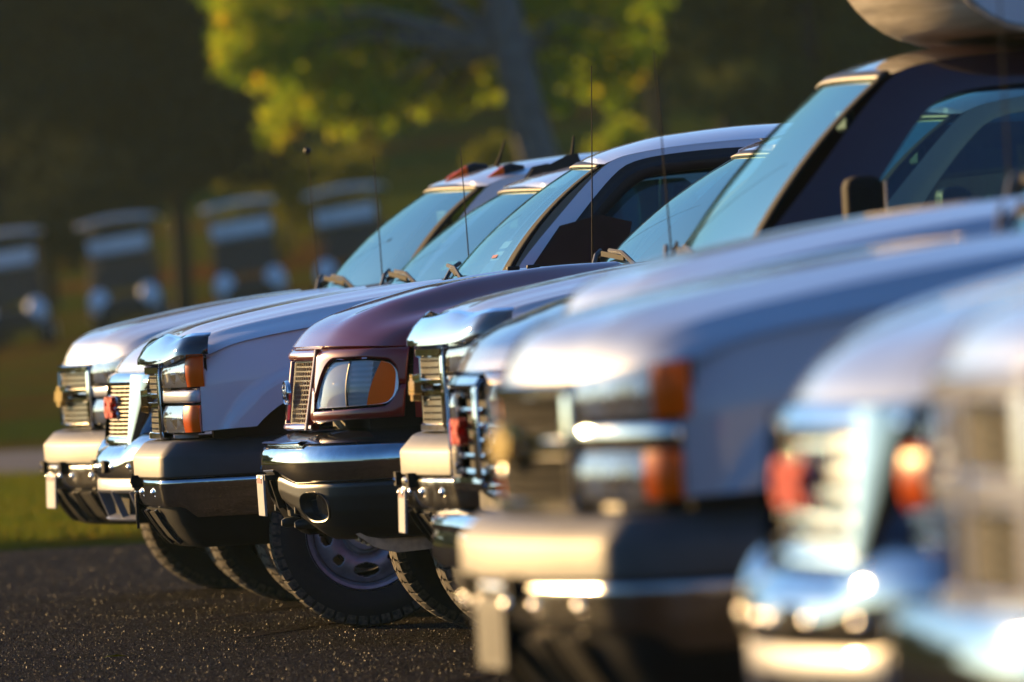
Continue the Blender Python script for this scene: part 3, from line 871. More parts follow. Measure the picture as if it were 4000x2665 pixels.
def bowtie(parent, x, z, w=0.25, h=0.088, t=0.028):
    """gold cross-shaped emblem: wide slanted bar with a short upright block"""
    mb = MB()
    sl = h * 0.22
    out = [(-w / 2, -h * 0.24), (-w * 0.19, -h * 0.24), (-w * 0.19 - sl * .3, -h / 2), (w * 0.17, -h / 2), (w * 0.19, -h * 0.24), (w / 2 - sl, -h * 0.24), (w / 2, h * 0.24), (w * 0.19, h * 0.24), (w * 0.19 + sl * .3, h / 2), (-w * 0.17, h / 2), (-w * 0.19, h * 0.24), (-w / 2 + sl, h * 0.24)]
    n = len(out)
    V = [(x - t, -q[0], z + q[1]) for q in out] + [(x, -q[0] * 1.06, z + q[1] * 1.12) for q in out]
    F = [tuple(range(n))] + [(i, (i + 1) % n, n + (i + 1) % n, n + i) for i in range(n)]
    mb.add(V, F)
    return mb.build('emblem', 'gold_emblem', parent, smooth=0, bevel=0.003)

def glint_domes(parent, plan, spots, r=0.019):  # small chrome domes added along the bumper to catch sun glints
    for a, z, off in spots:
        x, y, nx, ny = plan.at(a)
        P = [[(x + nx * (off + 0.010 * (1 - q_ * q_)) - ny * r * q_ * math.cos(th), y + ny * (off + 0.010 * (1 - q_ * q_)) + nx * r * q_ * math.cos(th), z + r * q_ * math.sin(th)) for q_ in (0.0, 0.35, 0.7, 1.0)] for th in np.linspace(0, 2 * math.pi, 15)]
        grid('glint_dome', P, 'chrome_soft', parent, smooth=60)

def license_plate(parent, x, z, w=0.27, h=0.158, frame='chrome', tilt=2):
    M = Matrix.Rotation(R(tilt), 3, 'Y')
    mb = MB(); mb.box((x, 0, z), (0.010, w, h), M)
    o = mb.build('license_plate', 'plate_white', parent, bevel=0.003)
    for dy in (-0.09, 0.09):
        mb = MB(); mb.ball(Vector((x - 0.005, dy, z + h * 0.42)), (0.005, 0.009, 0.009), 6); mb.build('plate_bolt', 'chrome_soft', o)
    mb = MB(); mb.box(Vector((x, 0, z)) + M @ Vector((-0.0055, 0, 0.058)), (0.003, w * 0.7, 0.02), M)
    mb.build('plate_band', 'plate_print', o, smooth=0)

# ------------------------------------------------------------------ pickup with split grille and stacked lamps
CAB = dict(ws_base=(1.33, 0.24, 0.885, 1.375, 0.03), ws_top=(1.885, 0.085, 0.70, 1.822, -0.012),
           roof_edge=[(1.97, 1.815), (2.06, 1.845), (2.25, 1.868), (2.7, 1.885), (3.1, 1.885), (3.42, 1.862)],
           roof_mid=[(1.88, 1.826), (1.95, 1.862), (2.06, 1.893), (2.25, 1.928), (2.65, 1.952), (3.1, 1.95), (3.42, 1.925)],
           ybelt=0.965, zbelt=1.30, tumble=0.41, door_x=(1.60, 2.66), rear_cab=(2.68, 3.42), zroof_rail=1.88,
           frame_out=[(1.56, 1.30), (1.575, 1.40), (1.70, 1.54), (1.965, 1.815), (2.06, 1.848), (2.25, 1.872), (2.50, 1.885), (2.67, 1.885), (2.67, 1.60), (2.67, 1.30), (2.10, 1.29), (1.56, 1.30)],
           window=[(1.72, 1.315), (1.735, 1.41), (1.85, 1.57), (2.02, 1.755), (2.10, 1.800), (2.25, 1.818), (2.45, 1.830), (2.58, 1.828), (2.59, 1.57), (2.60, 1.315), (2.10, 1.312), (1.72, 1.315)])

def chevy(name, loc, yaw, o):
    root = empty(name, (*loc, o.get('lift', 0.0)), yaw)
    mat = o['paint']
    lift = o.get('lift', 0.0)
    body = Plan([(0.085, 0), (0.098, 0.22), (0.138, 0.46), (0.185, 0.70), (0.225, 0.85), (0.258, 0.925), (0.34, 0.962), (0.50, 0.975), (0.9, 0.985), (1.7, 0.985)], 3)
    bump = Plan([(0.0, 0), (0.006, 0.20), (0.034, 0.48), (0.072, 0.70), (0.099, 0.845), (0.112, 0.882), (0.165, 0.932), (0.25, 0.962), (0.36, 0.978), (0.60, 0.985)], 2)
    # --- bumper
    am = bump.L
    lo_ch = lambda a: 0.525 if abs(a) < 0.98 else (0.525 - 0.045 * min((abs(a) - 0.98) / 0.06, 1))
    ch = grid('front_bumper', wrap(bump, -am, am, 110, lambda a: [(-0.05, 0.640), (-0.006, 0.638), (0.002, 0.630), (0.004, 0.622), (0.0, 0.60), (-0.006, 0.56), (-0.010, lo_ch(a) + 0.012), (-0.020, lo_ch(a)), (-0.05, lo_ch(a))]), 'chrome_dusty' if o.get('dusty') else 'chrome', root, smooth=50)
    grid('bumper_pad', wrap(bump, -am, am, 110, [(-0.04, 0.640), (-0.002, 0.642), (0.002, 0.648), (0.003, 0.722), (-0.002, 0.734), (-0.045, 0.780), (-0.060, 0.787), (-0.22, 0.795)]), o.get('pad', 'plastic_pad'), ch, smooth=32)
    va = Plan([(0.03, 0), (0.04, 0.25), (0.068, 0.50), (0.105, 0.72), (0.14, 0.85), (0.19, 0.925), (0.27, 0.955), (0.60, 0.965)], 2)
    sl = [(0.0, 0.545), (0.002, 0.535), (-0.002, 0.52), (-0.03, 0.46), (-0.07, 0.40), (-0.105, 0.365), (-0.13, 0.355)]
    ad = grid('air_dam', wrap(va, -va.L, va.L, 90, sl), 'plastic_black', ch, smooth=30)
    for s in (-1, 1):      # vent slots: framed recesses
        for (u0, u1) in ((0.16, 0.34), (0.40, 0.62)):
            P = wrap(va, s * u0, s * u1, 8, [(0.004, 0.505), (-0.027, 0.455), (-0.066, 0.40), (-0.092, 0.378)])
            grid('vent', P, 'rubber_black', ad, smooth=0, solid=0.006)
            for u in (u0, u1):
                mb = MB()
                rows = wrap(va, s * u, s * (u + 0.001), 2, [(0.010, 0.512), (-0.021, 0.458), (-0.060, 0.402), (-0.090, 0.372)])[0]
                for p_, q_ in zip(rows[:-1], rows[1:]): mb.bar(p_, q_, 0.020, 0.016)
                mb.build('vent_frame', 'plastic_black', ad)
    for s in (-1, 1):      # tow hook openings with hooks
        mb = MB(); mb.box((0.012, s * 0.27, 0.628), (0.05, 0.09, 0.05)); mb.build('tow_hook_opening', 'rubber_black', ch)
        mb = MB(); mb.tube([(0.10, s * 0.27, 0.615), (0.0, s * 0.27, 0.600), (-0.012, s * 0.27, 0.622), (0.02, s * 0.27, 0.645)], 0.013, 8); mb.build('tow_hook', 'chrome' if o.get('plate') else 'metal_dark', ch)
    if o.get('plate'):
        license_plate(ch, -0.012, 0.515, frame='chrome_dim')
    else:
        mb = MB(); mb.box((0.004, 0, 0.515), (0.012, 0.32, 0.165)); mb.box((0.02, 0, 0.515), (0.05, 0.06, 0.12)); mb.build('plate_bracket', 'plastic_black', ch, bevel=0.003)
    for s in (-1, 1):
        mb = MB(); mb.box((0.22, s * 0.62, 0.806), (0.10, 0.26, 0.014)); mb.build('bumper_bracket', 'bare_metal', ch)
    glint_domes(ch, bump, [(q_ * sg, 0.585, -0.001) for q_ in (0.16, 0.40, 0.70) for sg in (-1, 1)])
    # --- radiator support block behind the lamps so nothing shows through
    mb = MB(); mb.box((0.50, 0, 0.90), (0.34, 1.62, 0.30)); mb.box((0.95, 0, 0.86), (0.75, 1.40, 0.56)); mb.build('engine_bay', 'underbody', root)
    # --- grille
    ag = body.a_y(0.43)
    gz0, gz1 = 0.800, 1.090
    gb = grid('grille', patch(body, -ag, ag, 25, gz0, gz1, 5, -0.035), 'rubber_black', root)
    def hbar(z0, z1, off, nm, mt='chrome', a=ag, th=0.03):
        grid(nm, wrap(body, -a, a, 41, [(-th, z0), (off - 0.004, z0), (off, z0 + 0.004), (off, z1 - 0.004), (off - 0.006, z1), (-th, z1)]), mt, gb, smooth=40)
    hbar(1.060, 1.092, 0.022, 'grille_bar', a=ag + 0.02)
    hbar(0.796, 0.824, 0.016, 'grille_bar', a=ag + 0.01)
    hbar(0.960, 0.984, 0.020, 'grille_bar'); hbar(0.922, 0.945, 0.020, 'grille_bar')
    for s in (-1, 1):
        grid('grille_frame', wrap(body, s * (ag - 0.008), s * (ag + 0.032), 6, [(-0.02, 0.796), (0.012, 0.80), (0.016, 0.83), (0.016, 1.05), (0.012, 1.088), (-0.02, 1.092)]), 'chrome', gb, smooth=40, solid=0.012)
    for (z0, z1) in ((0.826, 0.920), (0.986, 1.058)):
        lattice(body, ag - 0.01, z0, z1, 0.000, None, 0.042, 0.024, 0.0048, 0.006).build('grille_mesh', o.get('mesh', 'mesh_metal'), gb, smooth=0)
    bowtie(gb, 0.070, 0.952)
    # --- lamps
    a0 = ag + 0.040
    au, alw = body.a_x(0.305), body.a_x(0.272)
    zu = lambda a: 1.098 + 0.034 * min(max((a - a0) / (au - a0), 0), 1)
    for s in (-1, 1):
        sp = o.get('amber', True)
        lamp(root, body, a0 + 0.012, au, 1.005, zu, s, 0.80 if sp else None)
        lamp(root, body, a0, alw + 0.012, 0.822, 0.930, s, 0.74 if sp else None, name='turn_signal')
        P = patch(body, s * (a0 - 0.006), s * (alw + 0.012), 24, 0.942, 0.992, 5, lambda a, z: 0.010 - 0.004 * abs((z - 0.967) / 0.025) ** 3)
        grid('lamp_divider', P, o.get('divider', 'paint_silver'), root, smooth=40, solid=0.02, offset=-1)
    # --- hood and wings
    seam = ip([(0.24, 1.122), (0.31, 1.133), (0.41, 1.168), (0.51, 1.189), (0.65, 1.210), (0.9, 1.242), (1.3, 1.292), (1.62, 1.312)])
    C = ip([(0, 1.095), (0.018, 1.145), (0.05, 1.198), (0.10, 1.227), (0.17, 1.248), (0.33, 1.281), (0.72, 1.342), (1.05, 1.374), (1.5, 1.40)])
    Sm = lambda d: seam(0.295 + d)
    q = ip([(0, 0.0), (0.45, 0.035), (0.70, 0.14), (0.78, 0.24), (0.86, 0.46), (0.93, 0.72), (1.0, 1.0)])
    rear = ip([(0, 1.24), (0.6, 1.30), (1.0, 1.50)])
    dome = lambda t, d: (0.010 * math.exp(-((t - 0.50) / 0.10) ** 2) + 0.0075 * math.exp(-((t - 0.845) / 0.028) ** 2)) * min(max(d / 0.15, 0), 1)
    hood = make_hood(root, body, dict(ylip=0.945, C=C, S=Sm, rear=rear, q=q, set=0.005, dome=dome, inset=0.020), mat)
    G = dict(arch=(0.915, 0.385, 0.545, 0.60, 2.4), fx=(0.285, 1.585), seam=lambda x: seam(x) - 0.004, zbot=ip([(0.2, 0.820), (0.45, 0.832), (0.52, 0.833), (1.3, 0.5), (1.4, 0.47), (1.6, 0.46)]), crown=0.035)
    for s in (-1, 1): make_fender(root, body, G, mat, s)
    # --- deflector
    if o.get('deflector'):
        dz = 0.0
        def prof(a):
            k = min(abs(a) / 0.93, 1)
            lip = C(0) * (1 - q(k)) + Sm(0) * q(k)
            up = 0.098 - 0.02 * k ** 4 + 0.016 * math.exp(-((k - 0.55) / 0.2) ** 2)
            tip = 1.0
            return [(0.020, lip + 0.000), (0.048, lip + 0.008), (0.046, lip + 0.03 * tip), (0.020, lip + 0.075 * tip), (-0.004, lip + up * tip), (-0.022, lip + (up + 0.012) * tip)]
        aD = body.a_x(0.335)
        dfl = grid('hood_deflector', wrap(body, -aD, aD, 81, prof), o['deflector'], root, smooth=60, solid=0.004)
    # --- cab, bed
    Gc = dict(CAB)
    if o.get('visor'):
        Gc['visor'] = ([(1.70, 1.42), (1.80, 1.545), (2.005, 1.775), (2.09, 1.822), (2.25, 1.842), (2.45, 1.852), (2.62, 1.850)], [(1.80, 1.44), (1.90, 1.55), (2.07, 1.715), (2.14, 1.752), (2.27, 1.768), (2.45, 1.776), (2.62, 1.772)])
    ws, roof = make_cab(root, body, Gc, mat)
    wiper(root, ws, -0.55, 0.15, 0.07); wiper(root, ws, 0.25, 0.9, 0.07)
    # mirrors
    for s in (-1, 1):
        mb = MB()
        if o.get('towmirror'):
            mb.prism([(1.70, 1.44), (1.82, 1.43), (1.99, 1.46), (2.01, 1.55), (1.92, 1.575), (1.78, 1.545)], s * 1.10, s * 1.32)
        else: mb.box((1.87, s * 1.16, 1.475), (0.10, 0.22, 0.16))
        mr_ = mb.build('side_mirror', 'plastic_black', root, bevel=0.03)
        if o.get('towmirror'):
            mb = MB(); mb.tube([(1.74, s * 0.97, 1.435), (1.80, s * 1.08, 1.46), (1.92, s * 1.16, 1.50)], [0.03, 0.028, 0.024], 8); mb.build('mirror_arm', 'plastic_black', mr_)
        mb = MB(); mb.prism([(1.74, 1.34), (1.88, 1.34), (1.88, 1.47), (1.80, 1.47)], s * 0.93, s * 1.07); mb.build('mirror_bracket', 'plastic_black', mr_, bevel=0.01)
        mb = MB(); mb.box((1.985 if o.get('towmirror') else 1.925, s * (1.2 if o.get('towmirror') else 1.16), 1.512 if o.get('towmirror') else 1.475), (0.006, 0.16, 0.06 if o.get('towmirror') else 0.125)); mb.build('mirror_glass', 'chrome', mr_)
    bed(root, CAB, mat, 3.46, 5.42, 1.28, 4.62, 0.385)
    underbody(root, 0.35, 5.3)
    four_wheels(root, 0.915, 4.62, 0.86, o.get('tyre', 0.385), 0.25, o.get('steer', 0))
    if o.get('antenna'): antenna(root, 1.45, 0.88, 1.30, o['antenna'], o.get('ball', 0), o.get('alean', (0, 0)))
    return root, ws, roof, body

# ------------------------------------------------------------------ pickup with barred grille and red letters
def gmc(name, loc, yaw, o):
    root = empty(name, (*loc, 0), yaw)
    mat = o['paint']
    body = Plan([(0.100, 0), (0.112, 0.22), (0.152, 0.46), (0.20, 0.66), (0.25, 0.84), (0.295, 0.925), (0.37, 0.962), (0.54, 0.975), (0.9, 0.985), (1.7, 0.985)], 3)
    bump = Plan([(0.0, 0), (0.012, 0.25), (0.048, 0.50), (0.095, 0.70), (0.15, 0.84), (0.22, 0.935), (0.32, 0.975), (0.62, 0.985)], 3)
    am = bump.L
    # chrome bumper: block low in the middle, rising and curling over the fog lamps
    def pr(a):
        k = min(max((abs(a) - 0.40) / 0.25, 0), 1); k = k * k * (3 - 2 * k)
        k2 = min(max((abs(a) - 0.62) / 0.2, 0), 1)
        zt = 0.700 + 0.045 * k
        zb = 0.605 + 0.055 * k2 * k2
        return [(-0.13, zt + 0.055), (-0.06, zt + 0.052), (-0.020, zt + 0.022), (0.0, zt - 0.004), (0.008, zt - 0.03), (0.010, (zt + zb) / 2), (0.006, zb + 0.02), (-0.004, zb), (-0.03, zb - 0.002)]
    ch = grid('front_bumper', wrap(bump, -am, am, 120, pr), o.get('chrome', 'chrome'), root, smooth=50)
    va = Plan([(0.01, 0), (0.022, 0.25), (0.058, 0.50), (0.105, 0.70), (0.165, 0.84), (0.24, 0.93), (0.34, 0.955), (0.62, 0.96)], 3)
    vz = grid('valance', wrap(va, -va.L, va.L, 90, lambda a: [(-0.03, 0.675), (0.0, 0.600 + 0.05 * min(max((abs(a) - 0.6) / 0.25, 0), 1)), (0.006, 0.592), (0.008, 0.552), (-0.002, 0.540), (-0.05, 0.536)]), 'valance_grey', ch, smooth=40)
    # lower grille opening with struts and splitter
    grid('lower_opening', wrap(va, -0.62, 0.62, 30, [(-0.06, 0.545), (-0.075, 0.43)]), 'rubber_black', vz, smooth=0, solid=0.01)
    for a in (-0.56, -0.26, 0.26, 0.56):
        x, y, nx, ny = va.at(a); mb = MB()
        mb.bar((x + 0.005, y, 0.548), (x + 0.05, y, 0.43), 0.03, 0.03); mb.build('strut', 'valance_grey', vz)
    grid('splitter', wrap(va, -va.L + 0.25, va.L - 0.25, 60, [(-0.10, 0.455), (-0.035, 0.432), (-0.022, 0.424), (-0.03, 0.416), (-0.14, 0.412)]), 'valance_grey', vz, smooth=40)
    for s in (-1, 1):      # fog lamp pods: ring with recessed lamp, at the corners
        ac = 0.80
        x, y, nx, ny = va.at(s * ac)
        P = []
        for k in range(33):
            th = 2 * math.pi * k / 32
            row = []
            for (q, d) in ((0.165, -0.05), (0.155, 0.012), (0.140, 0.020), (0.105, 0.010), (0.095, -0.03)):
                u = math.cos(th) * q * 0.8; w_ = math.sin(th) * q
                X, Y, NX, NY = va.at(s * (ac + u))
                row.append((X + NX * d, Y + NY * d, 0.545 + w_ * 0.72))
            P.append(row)
        pod = grid('fog_lamp', P, 'valance_grey', vz, smooth=50)
        P = [[(lambda X, Y, NX, NY: (X + NX * -0.025, Y + NY * -0.025, 0.545 + math.sin(th) * q * 0.72))(*va.at(s * (ac + math.cos(th) * q * 0.8))) for q in (0.0, 0.05, 0.098)] for th in np.linspace(0, 2 * math.pi, 25)]
        grid('fog_lens', P, 'lens_fog', pod, smooth=50)
        P = [[(p_[0] + 0.02, p_[1], p_[2]) for p_ in row] for row in P]
        grid('fog_reflector', P, 'valance_grey', pod, smooth=50)
        mb = MB(); X, Y, NX, NY = bump.at(s * 0.20); mb.box((X - 0.008, Y, 0.655), (0.02, 0.105, 0.055)); mb.build('tow_hook_opening', 'rubber_black', ch, bevel=0.004)
    mb = MB(); mb.box((0.52, 0, 0.90), (0.30, 1.62, 0.30)); mb.box((0.95, 0, 0.86), (0.75, 1.40, 0.56)); mb.build('engine_bay', 'underbody', root)
    glint_domes(ch, bump, [(q_ * sg, 0.652, 0.008) for q_ in (0.06, 0.34, 0.60) for sg in (-1, 1)])
    # grille
    ag = body.a_y(0.44)
    zlean = lambda z: 0.10 * (z - 1.05)
    gb = grid('grille', patch(body, -ag, ag, 25, 0.775, 1.01, 5, -0.03, zlean), 'rubber_black', root)
    ns = 5 if o.get('bigslat') else 13
    for i in range(ns):
        z = 0.785 + (1.000 - 0.785) * i / (ns - 1) if ns == 13 else 0.800 + 0.046 * i
        if ns == 5:
            grid('slat', wrap(body, -ag, ag, 30, [(-0.015, z - 0.015), (0.004, z - 0.014), (0.013, z - 0.006), (0.013, z + 0.006), (0.004, z + 0.014), (-0.015, z + 0.015)], zlean), 'chrome_dusty', gb, smooth=40)
            continue
        grid('slat', wrap(body, -ag + 0.0, ag - 0.0, 30, [(-0.015, z - 0.004), (0.006, z - 0.0048), (0.012, z - 0.002), (0.012, z + 0.002), (0.006, z + 0.0048), (-0.015, z + 0.004)], zlean), 'bare_metal' if not o.get('bigslat') else 'chrome', gb, smooth=30)
    for a in np.linspace(-ag, ag, 9)[1:-1]:
        r0 = wrap(body, a, a + 0.001, 2, [(-0.004, 0.785), (-0.004, 1.0)], zlean)[0]
        mb = MB(); mb.bar(r0[0], r0[1], 0.008, 0.01); mb.build('grille_upright', 'metal_dark', gb)
    # chrome surround, wide at the top
    outw = lambda z: 0.175 * min(max((z - 0.72) / 0.30, 0), 1) ** 0.8
    for s in (-1, 1):
        P = []
        for z in np.linspace(0.750, 1.050, 16):
            row = []
            a_in, a_out = ag - 0.004, ag + 0.045 + outw(z)
            for u in np.linspace(0, 1, 14):
                a = a_in + (a_out - a_in) * u
                X, Y, NX, NY = body.at(s * a)
                d = -0.012 + 0.052 * math.sqrt(max(1 - (1.08 * u - 0.12) ** 2, 0)) if u < 1 else -0.03
                row.append((X + NX * d + zlean(z), Y + NY * d, z))
            P.append(row)
        grid('grille_surround', P, 'chrome_dim' if o.get('bigslat') else 'chrome', gb, smooth=50)
    aw = ag + 0.04
    grid('grille_surround', wrap(body, -aw - 0.15, aw + 0.15, 50, [(-0.03, 1.003), (0.020, 1.006), (0.030, 1.02), (0.024, 1.045), (0.005, 1.058), (-0.04, 1.062)], zlean), 'chrome', gb, smooth=50)
    grid('grille_surround', wrap(body, -aw, aw, 50, [(-0.03, 0.788), (0.018, 0.784), (0.026, 0.772), (0.022, 0.750), (-0.03, 0.745)], zlean), 'chrome', gb, smooth=50)
    text_mesh('emblem', 'GMC', 0.122, 0.012, 'red_emblem', gb, Matrix.Translation((0.066, 0, 0.905)) @ FACE @ Matrix.Diagonal((1.15, 1, 1, 1)))
    text_mesh('emblem_edge', 'GMC', 0.136, 0.006, 'chrome', gb, Matrix.Translation((0.078, 0, 0.905)) @ FACE @ Matrix.Diagonal((1.12, 1, 1, 1)))
    # lamps
    for s in (-1, 1):
        a0u = ag + 0.05 + outw(1.0)
        au = body.a_x(0.38)
        lamp(root, body, a0u, au, 0.925, lambda a: 1.045 + 0.03 * min(max((a - a0u) / (au - a0u), 0), 1), s, 0.84 if o.get('amber') else None)
        a0l = ag + 0.05 + outw(0.86)
        lamp(root, body, a0l + 0.005, body.a_x(0.35), 0.815, 0.872, s, None, name='turn_signal')
        P = patch(body, s * (a0l), s * (body.a_x(0.35)), 24, 0.882, 0.918, 5, 0.008)
        grid('lamp_divider', P, mat, root, smooth=40, solid=0.02, offset=-1)
        P = patch(body, s * (a0l - 0.02), s * (body.a_x(0.36)), 24, 0.790, 0.806, 4, 0.006)
        grid('lamp_trim', P, 'chrome', root, smooth=40, solid=0.02, offset=-1)
        if o.get('amber'):
            grid('amber_lens', patch(body, s * (ag + 0.165), s * (ag + 0.265), 10, 0.86, 0.975, 8, lambda a, z: 0.022 + 0.012 * math.sin(math.pi * (z - 0.86) / 0.115)), 'amber_lens', root, smooth=60, solid=0.004)
    seam = ip([(0.24, 1.06), (0.31, 1.075), (0.40, 1.115), (0.49, 1.15), (0.60, 1.185), (0.9, 1.23), (1.3, 1.285), (1.62, 1.312)])
    C = ip([(0, 1.066), (0.02, 1.10), (0.06, 1.142), (0.12, 1.18), (0.2, 1.212), (0.33, 1.250), (0.72, 1.325), (1.05, 1.366), (1.5, 1.395)])
    Sm = lambda d: seam(0.33 + d)
    q = ip([(0, 0.0), (0.45, 0.035), (0.70, 0.14), (0.78, 0.24), (0.86, 0.46), (0.93, 0.72), (1.0, 1.0)])
    rear = ip([(0, 1.24), (0.6, 1.30), (1.0, 1.50)])
    make_hood(root, body, dict(ylip=0.945, C=C, S=Sm, rear=rear, q=q, set=0.005, inset=0.020, dome=lambda t, d: 0.014 * math.exp(-((t - 0.5) / 0.10) ** 2) * min(d / 0.2, 1)), mat)
    G = dict(arch=(0.935, 0.385, 0.50, 0.52, 2.2), fx=(0.315, 1.585), seam=lambda x: seam(x) - 0.004, zbot=ip([(0.2, 0.800), (0.45, 0.76), (0.6, 0.7), (1.3, 0.5), (1.4, 0.47), (1.6, 0.46)]), crown=0.035)
    for s in (-1, 1): make_fender(root, body, G, mat, s)
    Gc = dict(CAB)
    if o.get('low'):
        dz = -o['low']
        Gc['roof_edge'] = [(x, z + dz) for x, z in CAB['roof_edge']]; Gc['roof_mid'] = [(x, z + dz) for x, z in CAB['roof_mid']]
        Gc['ws_top'] = (1.885, 0.085, 0.71, 1.822 + dz, -0.012)
        Gc['frame_out'] = [(x, z + dz * min(max((z - 1.35) / 0.4, 0), 1)) for x, z in CAB['frame_out']]; Gc['window'] = [(x, z + dz * min(max((z - 1.35) / 0.4, 0), 1)) for x, z in CAB['window']]
        Gc['zroof_rail'] = 1.88 + dz
    ws, roof = make_cab(root, body, Gc, mat)
    wiper(root, ws, -0.55, 0.15, 0.07); wiper(root, ws, 0.25, 0.9, 0.07)
    for s in (-1, 1):
        mb = MB(); mb.box((1.87, s * 1.14, 1.42), (0.10, 0.22, 0.15)); mr_ = mb.build('side_mirror', 'plastic_black', root, bevel=0.03)
        mb = MB(); mb.prism([(1.74, 1.33), (1.88, 1.33), (1.88, 1.43), (1.80, 1.43)], s * 0.93, s * 1.06); mb.build('mirror_bracket', 'plastic_black', mr_, bevel=0.01)
    bed(root, CAB, mat, 3.46, 5.42, 1.26, 4.55, 0.375)
    underbody(root, 0.35, 5.3)
    four_wheels(root, 0.935, 4.55, 0.86, 0.375, 0.25)
    if o.get('antenna'): antenna(root, 1.42, 0.88, 1.30, o['antenna'], 0, o.get('alean', (0, 0)))
    return root, ws, roof, body

# ------------------------------------------------------------------ burgundy pickup, rounded nose
def ford(name, loc, yaw):
    root = empty(name, (*loc, 0), yaw)
    mat = 'paint_burgundy'
    body = Plan([(0.138, 0), (0.150, 0.22), (0.188, 0.46), (0.222, 0.58), (0.28, 0.70), (0.36, 0.82), (0.46, 0.91), (0.60, 0.955), (0.9, 0.985), (1.7, 0.99)], 3)
    bump = Plan([(0.0, 0), (0.012, 0.25), (0.046, 0.48), (0.10, 0.67), (0.18, 0.82), (0.29, 0.92), (0.43, 0.97), (0.72, 0.985)], 3)
    am = bump.L
    zb = lambda a: 0.660 - 0.030 * min(max((abs(a) - 0.30) / 0.22, 0), 1)
    ch = grid('front_bumper', wrap(bump, -am, am, 130, lambda a: [(-0.06, 0.778), (-0.03, 0.776), (-0.014, 0.768), (-0.002, 0.752), (0.004, 0.73), (0.006, 0.705), (0.002, 0.68), (-0.008, zb(a) + 0.014), (-0.022, zb(a) + 0.003), (-0.05, zb(a))]), 'chrome', root, smooth=60)
    grid('bumper_pad', wrap(bump, -am, am, 110, [(-0.026, 0.772), (-0.024, 0.782), (-0.05, 0.792), (-0.11, 0.815), (-0.16, 0.826), (-0.24, 0.83)]), 'plastic_gloss_pad', ch, smooth=45)
    grid('bumper_lip', wrap(bump, -0.60, 0.60, 60, [(-0.030, 0.775), (-0.010, 0.779), (-0.006, 0.786), (-0.02, 0.792), (-0.05, 0.793)]), 'chrome', ch, smooth=50)
    va = Plan([(0.03, 0), (0.04, 0.24), (0.07, 0.44), (0.125, 0.66), (0.20, 0.81), (0.31, 0.905), (0.45, 0.95), (0.73, 0.965)], 3)
    zv = lambda a: 0.655 - 0.025 * min(max((abs(a) - 0.30) / 0.22, 0), 1)
    low = lambda a: 0.50 - 0.085 * min(max((abs(a) - 0.22) / 0.4, 0), 1)
    def vprof(a):
        lo = low(a); top = zv(a)
        return [(-0.02, top + 0.02), (0.0, top), (0.006, top - 0.012), (0.004, top - 0.05), (-0.006, (top + lo) / 2), (-0.035, lo + 0.05), (-0.08, lo + 0.012), (-0.11, lo)]
    parts = []
    f0, f1 = 0.545, 0.735       # fog lamp opening along the curve
    # valance skin in three runs so the fog lamp sits in a real opening
    V, F = [], []
    def holed(s):
        A = np.concatenate([np.linspace(0.235, 0.535, 16), np.linspace(0.54, 0.79, 33), np.linspace(0.795, va.L, 24)])
        rows = []
        for a in A:
            pr = vprof(a); zz = np.linspace(pr[1][1], pr[-1][1], 34)
            zs_ = [q_[1] for q_ in pr[1:]][::-1]; os_ = [q_[0] for q_ in pr[1:]][::-1]
            x, y, nx, ny = va.at(s * a)
            rows.append([(x + nx * np.interp(z, zs_, os_), y + ny * np.interp(z, zs_, os_), z) for z in zz])
        Vv = [q_ for r_ in rows for q_ in r_]; m_ = 34
        Ff = []
        ac, zc = 0.665, 0.540
        for i in range(len(A) - 1):
            for j in range(m_ - 1):
                a = (A[i] + A[i + 1]) / 2; z = rows[i][j][2] * 0.5 + rows[i][j + 1][2] * 0.5
                u, w_ = (a - ac) / 0.115, (z - zc) / 0.055
                if abs(u) ** 2.6 + abs(w_) ** 2.6 < 1: continue
                Ff.append((i * m_ + j, (i + 1) * m_ + j, (i + 1) * m_ + j + 1, i * m_ + j + 1))
        return Vv, Ff, ac, zc
    vz = None
    for s in (-1, 1):
        Vv, Ff, ac, zc = holed(s)
        o_ = mesh('valance', Vv, Ff, 'plastic_black_satin', ch, smooth=40, solid=0.008)
        # rounded lip round the opening and lamp deep inside
        P = []
        for th in np.linspace(0, 2 * math.pi, 41):
            cu, cw = math.cos(th), math.sin(th)
            e_ = (abs(cu) ** 2.6 + abs(cw) ** 2.6) ** (-1 / 2.6)
            row = []
            for k, d in ((1.10, 0.002), (1.05, 0.012), (0.97, 0.008), (0.90, -0.03)):
                a = ac + 0.115 * cu * e_ * k; z = zc + 0.055 * cw * e_ * k
                pr = vprof(a); zs_ = [q_[1] for q_ in pr[1:]][::-1]; os_ = [q_[0] for q_ in pr[1:]][::-1]
                x, y, nx, ny = va.at(s * a); b_ = float(np.interp(z, zs_, os_)) + d
                row.append((x + nx * b_, y + ny * b_, z))
            P.append(row)
        fl = grid('fog_lamp', P, 'plastic_black_satin', ch, smooth=60)
        cen = np.mean([r_[-1] for r_ in P], axis=0)
        P2 = [[tuple(np.array(r_[-1]) * k + cen * (1 - k)) for k in (1.0, 0.6, 0.3, 0.0)] for r_ in P]
        grid('fog_lens', [[(p_[0] - 0.004, p_[1], p_[2]) for p_ in r_] for r_ in P2], 'lens_fog', fl, smooth=60)
        grid('fog_reflector', [[(p_[0] + 0.02, p_[1] * 0.98, p_[2]) for p_ in r_] for r_ in P2], 'chrome', fl, smooth=60)
        mb = MB(); X, Y, NX, NY = va.at(s * 0.20); mb.bar((0.05, Y, 0.64), (0.08, Y, 0.53), 0.03, 0.02); mb.build('strut', 'plastic_black_satin', ch)
        mb = MB(); mb.tube([(0.16, s * 0.28, 0.475), (0.10, s * 0.28, 0.470), (0.085, s * 0.28, 0.470)], [0.022, 0.02, 0.012], 10); mb.build('tow_hook', 'metal_dark', ch)
